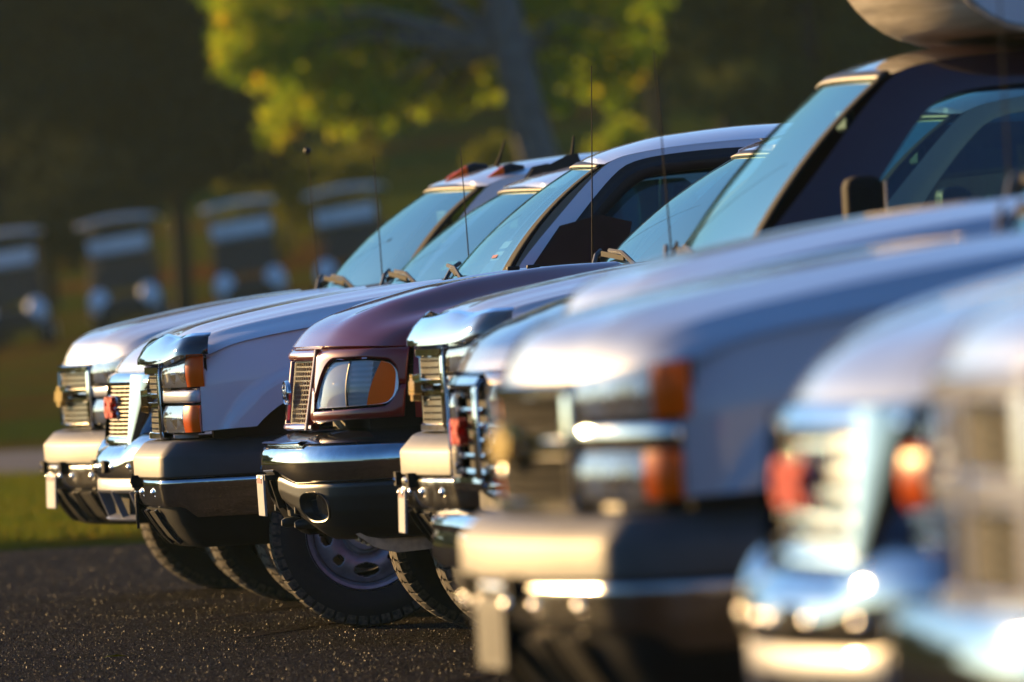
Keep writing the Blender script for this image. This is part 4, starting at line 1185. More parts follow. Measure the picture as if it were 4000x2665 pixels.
        mb = MB(); mb.tube([(0.20, s * 0.42, 0.540), (0.10, s * 0.42, 0.533), (0.075, s * 0.42, 0.533)], [0.03, 0.028, 0.018], 10); mb.build('bumper_strut', 'plastic_black_satin', ch)
    P = wrap(va, -0.235, 0.235, 16, [(-0.05, 0.645), (-0.07, 0.50)])
    grid('lower_opening', P, 'rubber_black', ch, smooth=0, solid=0.01)
    license_plate(ch, -0.010, 0.585, frame='plastic_black', tilt=-1)
    mb = MB(); mb.box((0.02, 0, 0.655), (0.06, 0.34, 0.02)); mb.build('plate_bracket', 'plastic_black', ch)
    mb = MB()
    mb.prism([(0.28, 0.43), (0.34, 0.445), (0.60, 0.42), (0.62, 0.37), (0.42, 0.36), (0.34, 0.385)], -0.80, -0.55)
    for k in range(3): mb.box((0.285 + 0.02 * k, -0.68, 0.425 - 0.01 * k), (0.012, 0.2, 0.05), Matrix.Rotation(R(-15), 3, 'Y'))
    mb.build('skid_plate', 'bare_metal', root, bevel=0.008)
    mb = MB(); mb.box((0.50, 0, 0.92), (0.30, 1.5, 0.28)); mb.box((0.95, 0, 0.86), (0.75, 1.40, 0.56)); mb.build('engine_bay', 'underbody', root)
    lean = lambda z: 0.13 * (z - 1.14)
    # grille: body-coloured surround, woven mesh, oval emblem
    ag = body.a_y(0.46)
    gb = grid('grille', patch(body, -ag, ag, 25, 0.845, 1.11, 5, -0.055, lean), 'rubber_black', root)
    lattice(body, ag - 0.012, 0.858, 1.090, -0.026, lean, 0.046, 0.0175, 0.0050, 0.008, 'brick').build('grille_mesh', 'mesh_metal', gb, smooth=0)
    grid('grille_bar', wrap(body, -ag - 0.02, ag + 0.02, 41, [(-0.05, 1.094), (-0.005, 1.094), (0.006, 1.100), (0.010, 1.112), (0.006, 1.128), (-0.006, 1.138), (-0.04, 1.142)], lean), mat, gb, smooth=50)
    grid('grille_bar', wrap(body, -ag - 0.015, ag + 0.015, 41, [(-0.05, 0.858), (-0.004, 0.856), (0.006, 0.849), (0.006, 0.838), (-0.004, 0.830), (-0.05, 0.828)], lean), mat, gb, smooth=50)
    for s in (-1, 1):
        P = []
        for z in np.linspace(0.832, 1.138, 18):
            w_ = ag - 0.012 - 0.05 * ((1.12 - z) / 0.28)
            P.append([(lambda X, Y, NX, NY: (X + NX * d + lean(z), Y + NY * d, z))(*body.at(s * (w_ + u))) for u, d in ((0.0, -0.05), (0.002, 0.0), (0.012, 0.012), (0.03, 0.012), (0.042, 0.004), (0.05, -0.012))])
        grid('grille_frame', P, mat, gb, smooth=60)
    mb = MB(); n_ = 28
    rings = []
    for (k, d) in ((1.0, 0.016), (1.0, 0.026), (0.93, 0.032), (0.90, 0.028)):
        rings.append([(0.152 - d + lean(0.975), 0.115 * k * math.cos(2 * math.pi * i / n_), 0.975 + 0.048 * k * math.sin(2 * math.pi * i / n_)) for i in range(n_)])
    mb.add([q_ for r_ in rings for q_ in r_], [(r_ * n_ + i, r_ * n_ + (i + 1) % n_, (r_ + 1) * n_ + (i + 1) % n_, (r_ + 1) * n_ + i) for r_ in range(3) for i in range(n_)])
    em = mb.build('emblem', 'chrome', gb, smooth=40)
    mb = MB(); mb.add([(0.152 - 0.0285 + lean(0.975), 0.115 * 0.9 * math.cos(2 * math.pi * i / n_), 0.975 + 0.048 * 0.9 * math.sin(2 * math.pi * i / n_)) for i in range(n_)], [tuple(range(n_))])
    mb.build('emblem_face', 'blue_emblem', em, smooth=0)
    text_mesh('emblem_letters', 'Ford', 0.075, 0.001, 'chrome', em, Matrix.Translation((0.152 - 0.031 + lean(0.975), 0, 0.975)) @ FACE)
    for s in (-1, 1):      # chrome side strip at the foot of the mesh
        r0 = wrap(body, s * 0.02, s * 0.03, 2, [(0.0, 0.87), (0.0, 0.93)], lean)[0]
        mb = MB(); mb.bar(r0[0], r0[1], 0.012, 0.012); mb.build('grille_strip', 'chrome', gb)
    # header panel round the lamps + lamps
    a0 = ag + 0.030
    aE = body.a_x(0.500)
    zt = lambda a: 1.134 - 0.006 * min(max((a - a0) / (aE - a0), 0), 1)
    l0, l1 = body.a_y(0.505), body.a_x(0.470)
    zlo = ip([(l0, 0.912), (l0 + 0.3, 0.917), (l1 - 0.05, 0.922), (l1 - 0.015, 0.945), (l1, 0.975)])
    zhi = ip([(l0, 0.925), (l0 + 0.035, 1.0), (l0 + 0.085, 1.062), (l0 + 0.14, 1.086), (l0 + 0.3, 1.088), (l1 - 0.05, 1.076), (l1 - 0.015, 1.05), (l1, 1.02)])
    zpb = ip([(a0, 0.85), (a0 + 0.2, 0.866), (aE, 0.870)])
    for s in (-1, 1):
        # panel strips above, below, inboard and outboard of the lamp
        P = patch(body, s * (a0 + 0.0), s * aE, 60, lambda a: zhi(min(max(a, l0), l1)) + 0.012 if l0 - 0.005 < a < l1 + 0.005 else 0.99, lambda a: zt(a), 7, lambda a, z: 0.004 - 0.014 * max((z - 1.10) / 0.035, 0) ** 2, lean)
        hp = grid('header_panel', P, mat, root, smooth=50, solid=0.012)
        P = patch(body, s * (a0 - 0.02), s * aE, 60, lambda a: zpb(a), lambda a: (zlo(min(max(a, l0), l1)) - 0.012 if l0 - 0.005 < a < l1 + 0.005 else 0.99), 7, lambda a, z: 0.004 - 0.012 * max((0.89 - z) / 0.03, 0) ** 2, lean)
        grid('header_panel', P, mat, root, smooth=50, solid=0.012)
        # lamp
        f = lambda a_, b_, lo, hi, off, n_=20: patch(body, s * a_, s * b_, n_, lo, hi, 12, off, lean)
        hs = deep_bowl(root, body, l0, l1, zlo, zhi, s, lean, 'headlight', 0.045, 'reflector', 40, 12)
        d1 = l0 + (l1 - l0) * 0.475; d2 = l0 + (l1 - l0) * 0.74
        lensoff = lambda a, z: -0.004 + 0.012 * math.sin(math.pi * min(max((z - 0.91) / 0.18, 0), 1)) * math.sin(math.pi * min(max((abs(a) - l0) / (l1 - l0), 0), 1))
        P = patch(body, s * (d1 + 0.004), s * d2, 16, zlo, zhi, 70, lambda a, z: -0.008 + 0.0024 * math.sin(z * 2 * math.pi / 0.0205), lean)
        grid('ribbed_lens', P, 'lens_rib_white', hs, smooth=60)
        grid('lens', f(l0, d1, zlo, zhi, lensoff, 30), 'lens_milky', hs, smooth=60)
        grid('lens', f(d1, d2, zlo, zhi, lensoff, 20), 'lens_plain', hs, smooth=60)
        grid('lamp_divider', [[p_ for p_ in r_] for r_ in f(d1 - 0.004, d1 + 0.004, zlo, zhi, lambda a, z: lensoff(a, z) - 0.003, 3)], 'plastic_pad', hs, solid=0.006)
        ab = l0 + (d1 - l0) * 0.55; X, Y, NX, NY = body.at(s * ab)
        mb = MB(); mb.ball((X - NX * 0.034 + lean(1.0), Y - NY * 0.034, 0.995), (0.030, 0.034, 0.030), 10); mb.build('bulb_glint_dome', 'chrome_soft', hs, smooth=60)  # chrome dome added to give the bulb's bright reflection
        # amber part with a slanted front edge
        P = []
        for z in np.linspace(0.918, 1.084, 18):
            aL = d2 + 0.055 * ((z - 0.918) / 0.166) ** 1.3 - 0.012
            row = []
            # right limit where the lamp outline closes
            aa = np.linspace(d2, l1, 80); ok = [a for a in aa if zlo(a) <= z <= zhi(a)]
            aR = max(ok) if ok else d2 + 0.06
            for u in np.linspace(0, 1, 8):
                a = aL + (max(aR, aL + 0.004) - aL) * u
                X, Y, NX, NY = body.at(s * a); b_ = lensoff(a, z) + 0.001
                row.append((X + NX * b_ + lean(z), Y + NY * b_, z))
            P.append(row)
        grid('amber_lens', P, 'amber_solid', hs, smooth=60)
        # clear corner between ribbed part and amber
        grid('lens', f(d2, d2 + 0.05, zlo, zhi, lambda a, z: lensoff(a, z) - 0.006, 8), 'lens_clear', hs, smooth=60)
    # hood
    C = ip([(0, 1.150), (0.020, 1.175), (0.05, 1.208), (0.10, 1.242), (0.16, 1.268), (0.33, 1.315), (0.57, 1.366), (0.95, 1.398), (1.24, 1.398), (1.5, 1.41)])
    seam = ip([(0.47, 1.125), (0.52, 1.150), (0.6, 1.185), (0.75, 1.220), (1.0, 1.262), (1.4, 1.315), (1.62, 1.335)])
    Sm = lambda d: seam(0.49 + d)
    q = ip([(0, 0.0), (0.40, 0.03), (0.58, 0.10), (0.68, 0.20), (0.80, 0.40), (0.90, 0.66), (1.0, 1.0)])
    rear = ip([(0, 1.27), (0.6, 1.34), (1.0, 1.54)])
    make_hood(root, body, dict(ylip=0.930, C=C, S=Sm, rear=rear, q=q, set=0.004, inset=0.018, dome=lambda t, d: (0.020 * math.exp(-((t - 0.60) / 0.09) ** 2) - 0.012 * math.exp(-((t - 0.80) / 0.08) ** 2)) * min(d / 0.25, 1)), mat)
    G = dict(arch=(0.93, 0.375, 0.47, 0.50, 2.2), fx=(0.508, 1.60), seam=lambda x: seam(x) - 0.004, zbot=ip([(0.4, 0.87), (0.56, 0.86), (0.7, 0.8), (1.3, 0.5), (1.4, 0.47), (1.6, 0.46)]), crown=0.04, flare=0.012)
    for s in (-1, 1): make_fender(root, body, G, mat, s)
    Gc = dict(CAB)
    Gc.update(ws_base=(1.36, 0.22, 0.90, 1.395, 0.02), ws_top=(1.93, 0.10, 0.70, 1.80, -0.012), ybelt=0.97,
              roof_edge=[(2.03, 1.795), (2.12, 1.825), (2.3, 1.845), (2.8, 1.86), (3.2, 1.855), (3.45, 1.83)],
              roof_mid=[(1.92, 1.804), (2.0, 1.842), (2.1, 1.868), (2.3, 1.895), (2.7, 1.915), (3.2, 1.905), (3.45, 1.88)],
              frame_out=[(1.57, 1.31), (1.585, 1.40), (1.74, 1.54), (2.025, 1.795), (2.12, 1.828), (2.3, 1.848), (2.55, 1.86), (2.70, 1.86), (2.70, 1.60), (2.70, 1.30), (2.10, 1.29), (1.57, 1.31)],
              window=[(1.76, 1.315), (1.775, 1.41), (1.90, 1.56), (2.08, 1.735), (2.16, 1.778), (2.3, 1.795), (2.48, 1.803), (2.60, 1.80), (2.62, 1.57), (2.63, 1.315), (2.10, 1.312), (1.76, 1.315)], zroof_rail=1.855)
    ws, roof = make_cab(root, body, Gc, mat)
    wiper(root, ws, -0.62, 0.1, 0.06); wiper(root, ws, 0.2, 0.88, 0.06)
    for s in (-1, 1):
        mb = MB(); mb.box((1.90, s * 1.14, 1.43), (0.09, 0.21, 0.15)); mr_ = mb.build('side_mirror', 'plastic_black', root, bevel=0.03)
        mb = MB(); mb.prism([(1.78, 1.33), (1.9, 1.33), (1.9, 1.43), (1.83, 1.43)], s * 0.93, s * 1.06); mb.build('mirror_bracket', 'plastic_black', mr_, bevel=0.01)
    # washer jets and hood seal
    for y in (-0.35, 0.35):
        mb = MB(); mb.box((1.05, y, 1.408), (0.05, 0.03, 0.016)); mb.build('washer_jet', 'plastic_black', root, bevel=0.005)
    bed(root, CAB, mat, 3.5, 5.45, 1.26, 4.5, 0.375)
    underbody(root, 0.55, 5.3)
    four_wheels(root, 0.93, 4.5, 0.85, 0.375, 0.25)
    antenna(root, 1.42, 0.88, 1.33, 0.86, 0, (0.05, 0))
    return root, ws

# ------------------------------------------------------------------ dark maroon cutaway van with a box body and rounded front fairing
def box_van(name, loc, yaw):
    root = empty(name, (*loc, 0), yaw)
    mat = 'paint_maroon'
    body = Plan([(0.10, 0), (0.105, 0.3), (0.125, 0.5), (0.16, 0.72), (0.22, 0.88), (0.30, 0.955), (0.5, 0.985), (1.0, 1.0), (1.8, 1.0)], 3)
    bump = Plan([(0.0, 0), (0.006, 0.4), (0.03, 0.7), (0.08, 0.87), (0.16, 0.95), (0.30, 0.985), (0.62, 0.99)], 3)
    ch = grid('front_bumper', wrap(bump, -bump.L, bump.L, 100, [(-0.10, 0.600), (-0.03, 0.596), (-0.006, 0.580), (0.0, 0.560), (-0.010, 0.540), (-0.004, 0.522), (0.002, 0.50), (0.0, 0.45), (-0.02, 0.425), (-0.05, 0.42)]), 'chrome', root, smooth=40)
    grid('air_dam', wrap(bump, -bump.L, bump.L, 60, [(-0.06, 0.43), (-0.07, 0.36), (-0.12, 0.30), (-0.16, 0.29)]), 'plastic_black', ch)
    mb = MB(); mb.box((0.40, 0, 0.80), (0.36, 1.74, 0.42)); mb.box((0.85, 0, 0.86), (0.7, 1.40, 0.56)); mb.build('engine_bay', 'underbody', root)
    ag = body.a_y(0.40)
    gb = grid('grille', patch(body, -ag, ag, 20, 0.70, 1.01, 4, -0.03), 'rubber_black', root)
    for z in (0.735, 0.785, 0.835, 0.885, 0.935, 0.985):
        grid('slat', wrap(body, -ag, ag, 20, [(-0.02, z - 0.010), (0.004, z - 0.008), (0.008, z), (0.004, z + 0.008), (-0.02, z + 0.010)]), 'chrome', gb, smooth=40)
    for s in (-1, 1):
        grid('grille_surround', wrap(body, s * (ag - 0.01), s * (ag + 0.055), 8, [(-0.03, 0.690), (0.02, 0.692), (0.032, 0.72), (0.032, 1.0), (0.02, 1.03), (-0.03, 1.032)]), 'chrome', gb, smooth=40, solid=0.01)
    grid('grille_surround', wrap(body, -ag - 0.05, ag + 0.05, 30, [(-0.03, 1.0), (0.03, 1.004), (0.036, 1.02), (0.02, 1.045), (-0.03, 1.048)]), 'chrome', gb, smooth=40)
    grid('grille_surround', wrap(body, -ag - 0.05, ag + 0.05, 30, [(-0.03, 0.722), (0.03, 0.716), (0.034, 0.70), (0.02, 0.672), (-0.03, 0.668)]), 'chrome', gb, smooth=40)
    text_mesh('emblem', 'GMC', 0.110, 0.014, 'red_emblem', gb, Matrix.Translation((0.072, 0, 0.86)) @ FACE @ Matrix.Diagonal((1.1, 1, 1, 1)))
    for s in (-1, 1):
        P = patch(body, s * (ag + 0.055), s * body.a_x(0.36), 30, 0.66, 1.058, 8, -0.004)
        grid('lamp_panel', P, mat, root, solid=0.012)
        lamp(root, body, ag + 0.10, body.a_x(0.28), 0.905, 1.018, s, None)
        lamp(root, body, ag + 0.08, body.a_x(0.26), 0.775, 0.865, s, None, name='turn_signal')
        P = patch(body, s * (ag + 0.06), s * body.a_x(0.28), 20, 0.872, 0.892, 4, 0.012); grid('lamp_divider', P, 'chrome', root, solid=0.015)
        P = patch(body, s * (ag + 0.06), s * body.a_x(0.28), 20, 0.735, 0.755, 4, 0.012); grid('lamp_divider', P, 'chrome', root, solid=0.015)
        P = patch(body, s * (ag + 0.06), s * body.a_x(0.28), 20, 0.67, 0.70, 4, 0.010); grid('lamp_divider', P, 'chrome', root, solid=0.015)
    C = ip([(0, 1.062), (0.02, 1.105), (0.05, 1.150), (0.12, 1.195), (0.25, 1.248), (0.45, 1.31), (0.70, 1.362), (1.0, 1.40)])
    seam = ip([(0.20, 1.06), (0.3, 1.10), (0.45, 1.16), (0.7, 1.235), (1.0, 1.30), (1.3, 1.345)])
    q = ip([(0, 0.0), (0.5, 0.05), (0.72, 0.16), (0.86, 0.45), (1.0, 1.0)])
    make_hood(root, body, dict(ylip=0.94, C=C, S=lambda d: seam(0.27 + d), rear=ip([(0, 0.78), (0.6, 0.85), (1, 1.05)]), q=q, set=0.004, inset=0.02), mat)
    G = dict(arch=(0.80, 0.37, 0.46, 0.50, 2.2), fx=(0.30, 1.22), seam=lambda x: seam(x) - 0.004, zbot=ip([(0.2, 0.66), (0.4, 0.62), (1.0, 0.5), (1.25, 0.46)]), crown=0.03, flare=0.012)
    for s in (-1, 1): make_fender(root, body, G, mat, s)
    Gc = dict(ws_base=(0.83, 0.12, 0.93, 1.36, 0.03), ws_top=(1.385, 0.06, 0.77, 1.955, -0.010),
              roof_edge=[(1.445, 1.945), (1.55, 1.975), (1.75, 1.995), (2.2, 2.01), (2.55, 2.01)],
              roof_mid=[(1.38, 1.96), (1.48, 2.0), (1.6, 2.025), (1.8, 2.045), (2.2, 2.06), (2.55, 2.06)],
              ybelt=1.0, zbelt=1.25, tumble=0.31, door_x=(1.24, 2.45), zroof_rail=2.0,
              frame_out=[(0.93, 1.28), (0.955, 1.40), (1.12, 1.57), (1.44, 1.945), (1.55, 1.978), (1.75, 1.997), (2.1, 2.008), (2.48, 2.01), (2.48, 1.6), (2.48, 1.25), (1.8, 1.24), (0.93, 1.28)],
              window=[(1.20, 1.27), (1.22, 1.36), (1.36, 1.58), (1.53, 1.80), (1.60, 1.862), (1.72, 1.89), (2.0, 1.90), (2.36, 1.90), (2.38, 1.6), (2.38, 1.27), (1.8, 1.265), (1.20, 1.27)], seat_x=1.75)
    ws, roof = make_cab(root, body, Gc, mat)
    wiper(root, ws, -0.55, 0.1, 0.06); wiper(root, ws, 0.2, 0.88, 0.06)
    for s in (-1, 1):
        mb = MB(); mb.box((1.28, s * 1.20, 1.50), (0.12, 0.16, 0.24)); mr_ = mb.build('side_mirror', 'rubber_black', root, bevel=0.035)
        mb = MB(); mb.bar((1.30, s * 0.96, 1.40), (1.30, s * 1.16, 1.44), 0.04); mb.build('mirror_bracket', 'plastic_black', mr_)
        mb = MB(); mb.box((1.345, s * 1.20, 1.50), (0.006, 0.13, 0.20)); mb.build('mirror_glass', 'chrome', mr_)
    # box body
    mb = MB(); mb.box((4.3, 0, 1.95), (3.4, 2.2, 2.3)); bx = mb.build('cargo_box', 'box_white', root, bevel=0.02)
    for s in (-1, 1):
        for z in (0.84, 3.06):
            mb = MB(); mb.box((4.3, s * 1.105, z), (3.42, 0.03, 0.08)); mb.build('box_rail', 'bare_metal', bx, bevel=0.005)
    # fairing over the cab: rounded nose, sunlit front and a flat shaded cheek
    def nose(th):  # profile in (x, z) of the leading edge: bulging out over the cab
        return None
    prof = resample(chaikin([(1.95, 2.055), (1.72, 2.06), (1.60, 2.10), (1.48, 2.22), (1.40, 2.42), (1.40, 2.65), (1.52, 2.88), (1.80, 3.05), (2.59, 3.10)], 3), 40)
    P = []
    for (x, z) in prof:
        row = []
        for t in np.linspace(-1, 1, 41):
            k = abs(t) ** 3.2
            hw = 1.0
            x2 = x + 0.16 * k
            row.append((min(x2, 2.59), t * hw, z - 0.0 * k))
        P.append(row)
    fa = grid('fairing', P, 'fairing_cream', root, smooth=60)
    for s in (-1, 1):
        pts = [(min(x + 0.16, 2.59), s * 1.0, z) for x, z in prof] + [(2.59, s * 1.0, 2.055)]
        mesh('fairing_cheek', pts, [tuple(range(len(pts)))], 'box_white', fa, smooth=0)
        mb = MB(); mb.tube([(min(x + 0.15, 2.57), s * 1.0, z) for x, z in prof], 0.014, 6); mb.build('fairing_edge', 'bare_metal', fa)
        for z in (2.22, 2.45, 2.68):
            mb = MB(); mb.box((2.15, s * 1.006, z), (0.86, 0.012, 0.02)); mb.build('fairing_rib', 'valance_grey', fa)
    underbody(root, 0.35, 5.9)
    four_wheels(root, 0.80, 4.6, 0.86, 0.37, 0.24)
    antenna(root, 0.92, 0.90, 1.30, 0.80, 0, (-0.03, 0))
    return root, ws

glass('chrome_smoke', (0.25, 0.24, 0.22), 0.25, (0.62, 0.56, 0.45), 2.2, 0.05)
basic('plastic_gloss_pad', (0.018, 0.02, 0.024), 0.16, coat=0.4)
basic('plastic_black_satin', (0.016, 0.015, 0.014), 0.36, noise=0.15, nscale=10)

# ------------------------------------------------------------------ pickup with cross-bar grille (nearest)
def cross_pickup(name, loc, yaw):
    root = empty(name, (*loc, 0), yaw)
    mat = 'paint_soft_white'
    body = Plan([(0.10, 0), (0.104, 0.3), (0.13, 0.5), (0.19, 0.68), (0.28, 0.84), (0.38, 0.93), (0.5, 0.97), (0.9, 0.985), (1.7, 0.985)], 3)
    bump = Plan([(0.0, 0), (0.006, 0.4), (0.04, 0.66), (0.10, 0.84), (0.2, 0.94), (0.34, 0.98), (0.70, 0.985)], 3)
    ch = grid('front_bumper', wrap(bump, -bump.L, bump.L, 90, [(-0.10, 0.74), (-0.02, 0.735), (0.0, 0.71), (0.004, 0.62), (-0.002, 0.56), (-0.03, 0.52), (-0.08, 0.50)]), 'chrome_dim', root, smooth=40)
    grid('air_dam', wrap(bump, -bump.L, bump.L, 60, [(-0.04, 0.53), (-0.05, 0.44), (-0.10, 0.36), (-0.16, 0.35)]), 'plastic_black', ch)
    mb = MB(); mb.box((0.45, 0, 0.92), (0.30, 1.6, 0.34)); mb.box((0.95, 0, 0.86), (0.75, 1.40, 0.56)); mb.build('engine_bay', 'underbody', root)
    ag = body.a_y(0.46)
    gb = grid('grille', patch(body, -ag, ag, 20, 0.74, 1.10, 4, -0.04), 'rubber_black', root)
    for z in np.linspace(0.76, 1.08, 14):
        grid('slat', wrap(body, -ag, ag, 20, [(-0.035, z - 0.004), (-0.022, z - 0.004), (-0.022, z + 0.004), (-0.035, z + 0.004)]), 'metal_dark', gb, smooth=40)
    bar_p = lambda z0, z1: [(-0.03, z0), (0.01, z0 + 0.002), (0.022, z0 + 0.012), (0.022, z1 - 0.012), (0.01, z1 - 0.002), (-0.03, z1)]
    for z0, z1, nm in ((0.895, 0.965, 'grille_crossbar'), (1.075, 1.135, 'grille_surround'), (0.705, 0.765, 'grille_surround')):
        grid(nm, wrap(body, -ag - 0.05, ag + 0.05, 40, bar_p(z0, z1)), mat, gb, smooth=40)
    grid('grille_crossbar', wrap(body, -0.045, 0.045, 8, [(-0.03, 0.74), (0.024, 0.74), (0.026, 1.10), (-0.03, 1.10)]), mat, gb, smooth=30, solid=0.01)
    for s in (-1, 1):
        grid('grille_surround', wrap(body, s * (ag - 0.02), s * (ag + 0.06), 8, [(-0.03, 0.72), (0.014, 0.725), (0.02, 0.76), (0.02, 1.08), (0.01, 1.13), (-0.03, 1.132)]), mat, gb, smooth=40, solid=0.01)
        a1 = body.a_x(0.42)
        lamp(root, body, ag + 0.08, a1, 0.90, 1.06, s, 0.85)
        P = patch(body, s * (ag + 0.06), s * (a1 + 0.01), 24, 0.76, 0.885, 5, 0.0); grid('lamp_panel', P, mat, root, solid=0.012)
        P = patch(body, s * (ag + 0.06), s * (a1 + 0.01), 24, 1.072, 1.115, 5, 0.0); grid('lamp_panel', P, mat, root, solid=0.012)
    C = ip([(0, 1.14), (0.02, 1.18), (0.06, 1.22), (0.12, 1.25), (0.2, 1.272), (0.33, 1.295), (0.72, 1.345), (1.05, 1.376), (1.5, 1.40)])
    seam = ip([(0.35, 1.125), (0.45, 1.165), (0.6, 1.20), (0.9, 1.24), (1.3, 1.29), (1.62, 1.315)])
    q = ip([(0, 0.0), (0.45, 0.03), (0.56, 0.06), (0.64, 0.42), (0.8, 0.55), (1.0, 1.0)])
    make_hood(root, body, dict(ylip=0.945, C=C, S=lambda d: seam(0.40 + d), rear=ip([(0, 1.24), (0.6, 1.30), (1, 1.5)]), q=q, set=0.005, inset=0.02), mat)
    G = dict(arch=(0.95, 0.385, 0.48, 0.52, 2.2), fx=(0.43, 1.585), seam=lambda x: seam(x) - 0.004, zbot=ip([(0.3, 0.76), (0.5, 0.74), (1.3, 0.5), (1.6, 0.46)]), crown=0.035)
    for s in (-1, 1): make_fender(root, body, G, mat, s)
    ws, roof = make_cab(root, body, dict(CAB), mat)
    wiper(root, ws, -0.55, 0.15, 0.07); wiper(root, ws, 0.25, 0.9, 0.07)
    for s in (-1, 1):
        mb = MB(); mb.box((1.87, s * 1.14, 1.45), (0.10, 0.22, 0.16)); mr_ = mb.build('side_mirror', 'plastic_black', root, bevel=0.03)
        mb = MB(); mb.prism([(1.74, 1.33), (1.88, 1.33), (1.88, 1.43), (1.80, 1.43)], s * 0.93, s * 1.06); mb.build('mirror_bracket', 'plastic_black', mr_, bevel=0.01)
    bed(root, CAB, mat, 3.46, 5.42, 1.28, 4.55, 0.385)
    underbody(root, 0.45, 5.3)
    four_wheels(root, 0.95, 4.55, 0.86, 0.385, 0.25)
    return root, ws

# ------------------------------------------------------------------ the row of vehicles
GR = 'vehicles parked side by side in the row'
def place(xl, d): return (xl, d)

t1, ws1, roof1, _ = chevy('pickup_truck', place(-2.155, 52.7), R(10.7), dict(paint='paint_silver', amber=False, plate=True, pad='plastic_pad', antenna=0.74, ball=0.018, alean=(-0.03, 0), divider='paint_silver', dusty=True))
tag(t1, 'silver pickup with gold bow-tie emblem and amber cab roof lights, farthest in the row', 'pickup truck', GR)
for y in (-0.60, 0.0, 0.60):     # roof marker lamps
    xr_ = 1.90 + 0.08 * (y / 0.7) ** 2; zr_ = 1.846 - 0.030 * abs(y / 0.7) ** 3
    P = []
    for u in np.linspace(0, 1, 12):
        rr_ = math.sin(min(u * 1.35, 1) * math.pi / 2) * (1 if u < 0.7 else 1 - (u - 0.7) * 1.6)
        P.append([(xr_ + 0.22 * u, y + 0.055 * rr_ * math.cos(th), zr_ - 0.012 + 0.055 * u + 0.062 * rr_ * max(math.sin(th), 0)) for th in np.linspace(0, math.pi, 11)])
    lo = grid('roof_marker', P[6:], 'plastic_black', roof1, smooth=60)
    lo2 = grid('roof_marker_lens', P[:7], 'amber_lens', roof1, smooth=60)
mb = MB(); mb.tube([(2.14, -0.12, 1.90), (2.16, -0.12, 1.95), (2.19, -0.12, 2.03)], [0.012, 0.007, 0.004], 6); mb.build('roof_antenna', 'rubber_black', roof1)

t2, ws2, roof2, _ = gmc('pickup_truck', place(-1.835, 49.8), R(8.5), dict(paint='paint_bright_white', antenna=0.66, low=0.055, alean=(-0.02, 0)))
tag(t2, 'white pickup with small red badge on many-barred chrome grille, second farthest in the row', 'pickup truck', GR)
mb = MB()       # small fin with whip on its roof
mb.prism([(2.03, 1.845), (2.20, 1.858), (2.185, 1.905), (2.15, 1.90), (2.08, 1.868)], -0.02, 0.02)
fin = mb.build('roof_fin', 'plastic_black', roof2, bevel=0.008)
mb = MB(); mb.tube([(2.165, 0, 1.89), (2.18, 0, 1.99)], [0.009, 0.004], 6); mb.build('whip', 'rubber_black', fin)
mb = MB(); mb.prism([(2.02, 1.80), (2.16, 1.835), (2.13, 1.875), (2.07, 1.865)], 0.46, 0.53); mb.build('roof_clip', 'plastic_black', roof2, bevel=0.006)

t3, ws3, roof3, _ = chevy('pickup_truck', place(-1.58, 46.8), R(1.8), dict(paint='paint_bright_white', pad='plastic_pad_dark', deflector='smoke_plastic', visor=True, towmirror=True, antenna=0.64, alean=(-0.02, 0), divider='paint_silver'))
tag(t3, 'white pickup with smoked hood deflector, orange side lamps and dark window visor', 'pickup truck', GR)
t4, ws4 = ford('pickup_truck', place(-0.985, 43.85), R(6.3))
tag(t4, 'burgundy pickup with rounded nose, chrome bumper and large headlight in sharp focus', 'pickup truck', GR)
t5, ws5, roof5, _ = chevy('pickup_truck', place(-0.41, 40.6), R(5.2), dict(paint='paint_white', deflector='chrome_smoke', amber=False, plate=True, lift=0.04, dusty=True))
tag(t5, 'white pickup with sunlit hood deflector and gold bow-tie, next to the burgundy pickup', 'pickup truck', GR)
t6, ws6 = box_van('box_van', place(-0.262, 37.3), R(6.2))
tag(t6, 'dark maroon van with black mirror, red badge and cream rounded fairing above its cab', 'van', GR)
t65, ws65, roof65, _ = chevy('pickup_truck', place(0.04, 29.4), R(8.0), dict(paint='paint_white', amber=True, lift=0.10, antenna=0.78))
tag(t65, 'white pickup whose front is hidden behind the blurred orange-lamped one, hood and wipers showing', 'pickup truck', GR)
t7, ws7, roof7, _ = chevy('pickup_truck', place(-0.085, 26.5), R(11.0), dict(paint='paint_soft_white', amber=True, dusty=True, divider='chrome', mesh='rubber_black'))
tag(t7, 'blurred white pickup with gold emblem and tall orange side lamps, third nearest', 'pickup truck', GR)
t8, ws8, roof8, _ = gmc('pickup_truck', place(0.46, 21.8), R(9.3), dict(paint='paint_soft_white', amber=True, bigslat=True, chrome='chrome_dim'))
tag(t8, 'blurred white pickup with red badge on barred chrome grille, second nearest', 'pickup truck', GR)
t9, ws9 = cross_pickup('pickup_truck', place(0.66, 19.0), R(7.0))
tag(t9, 'nearest white pickup cut by the frame edge, with cross-bar grille', 'pickup truck', GR)

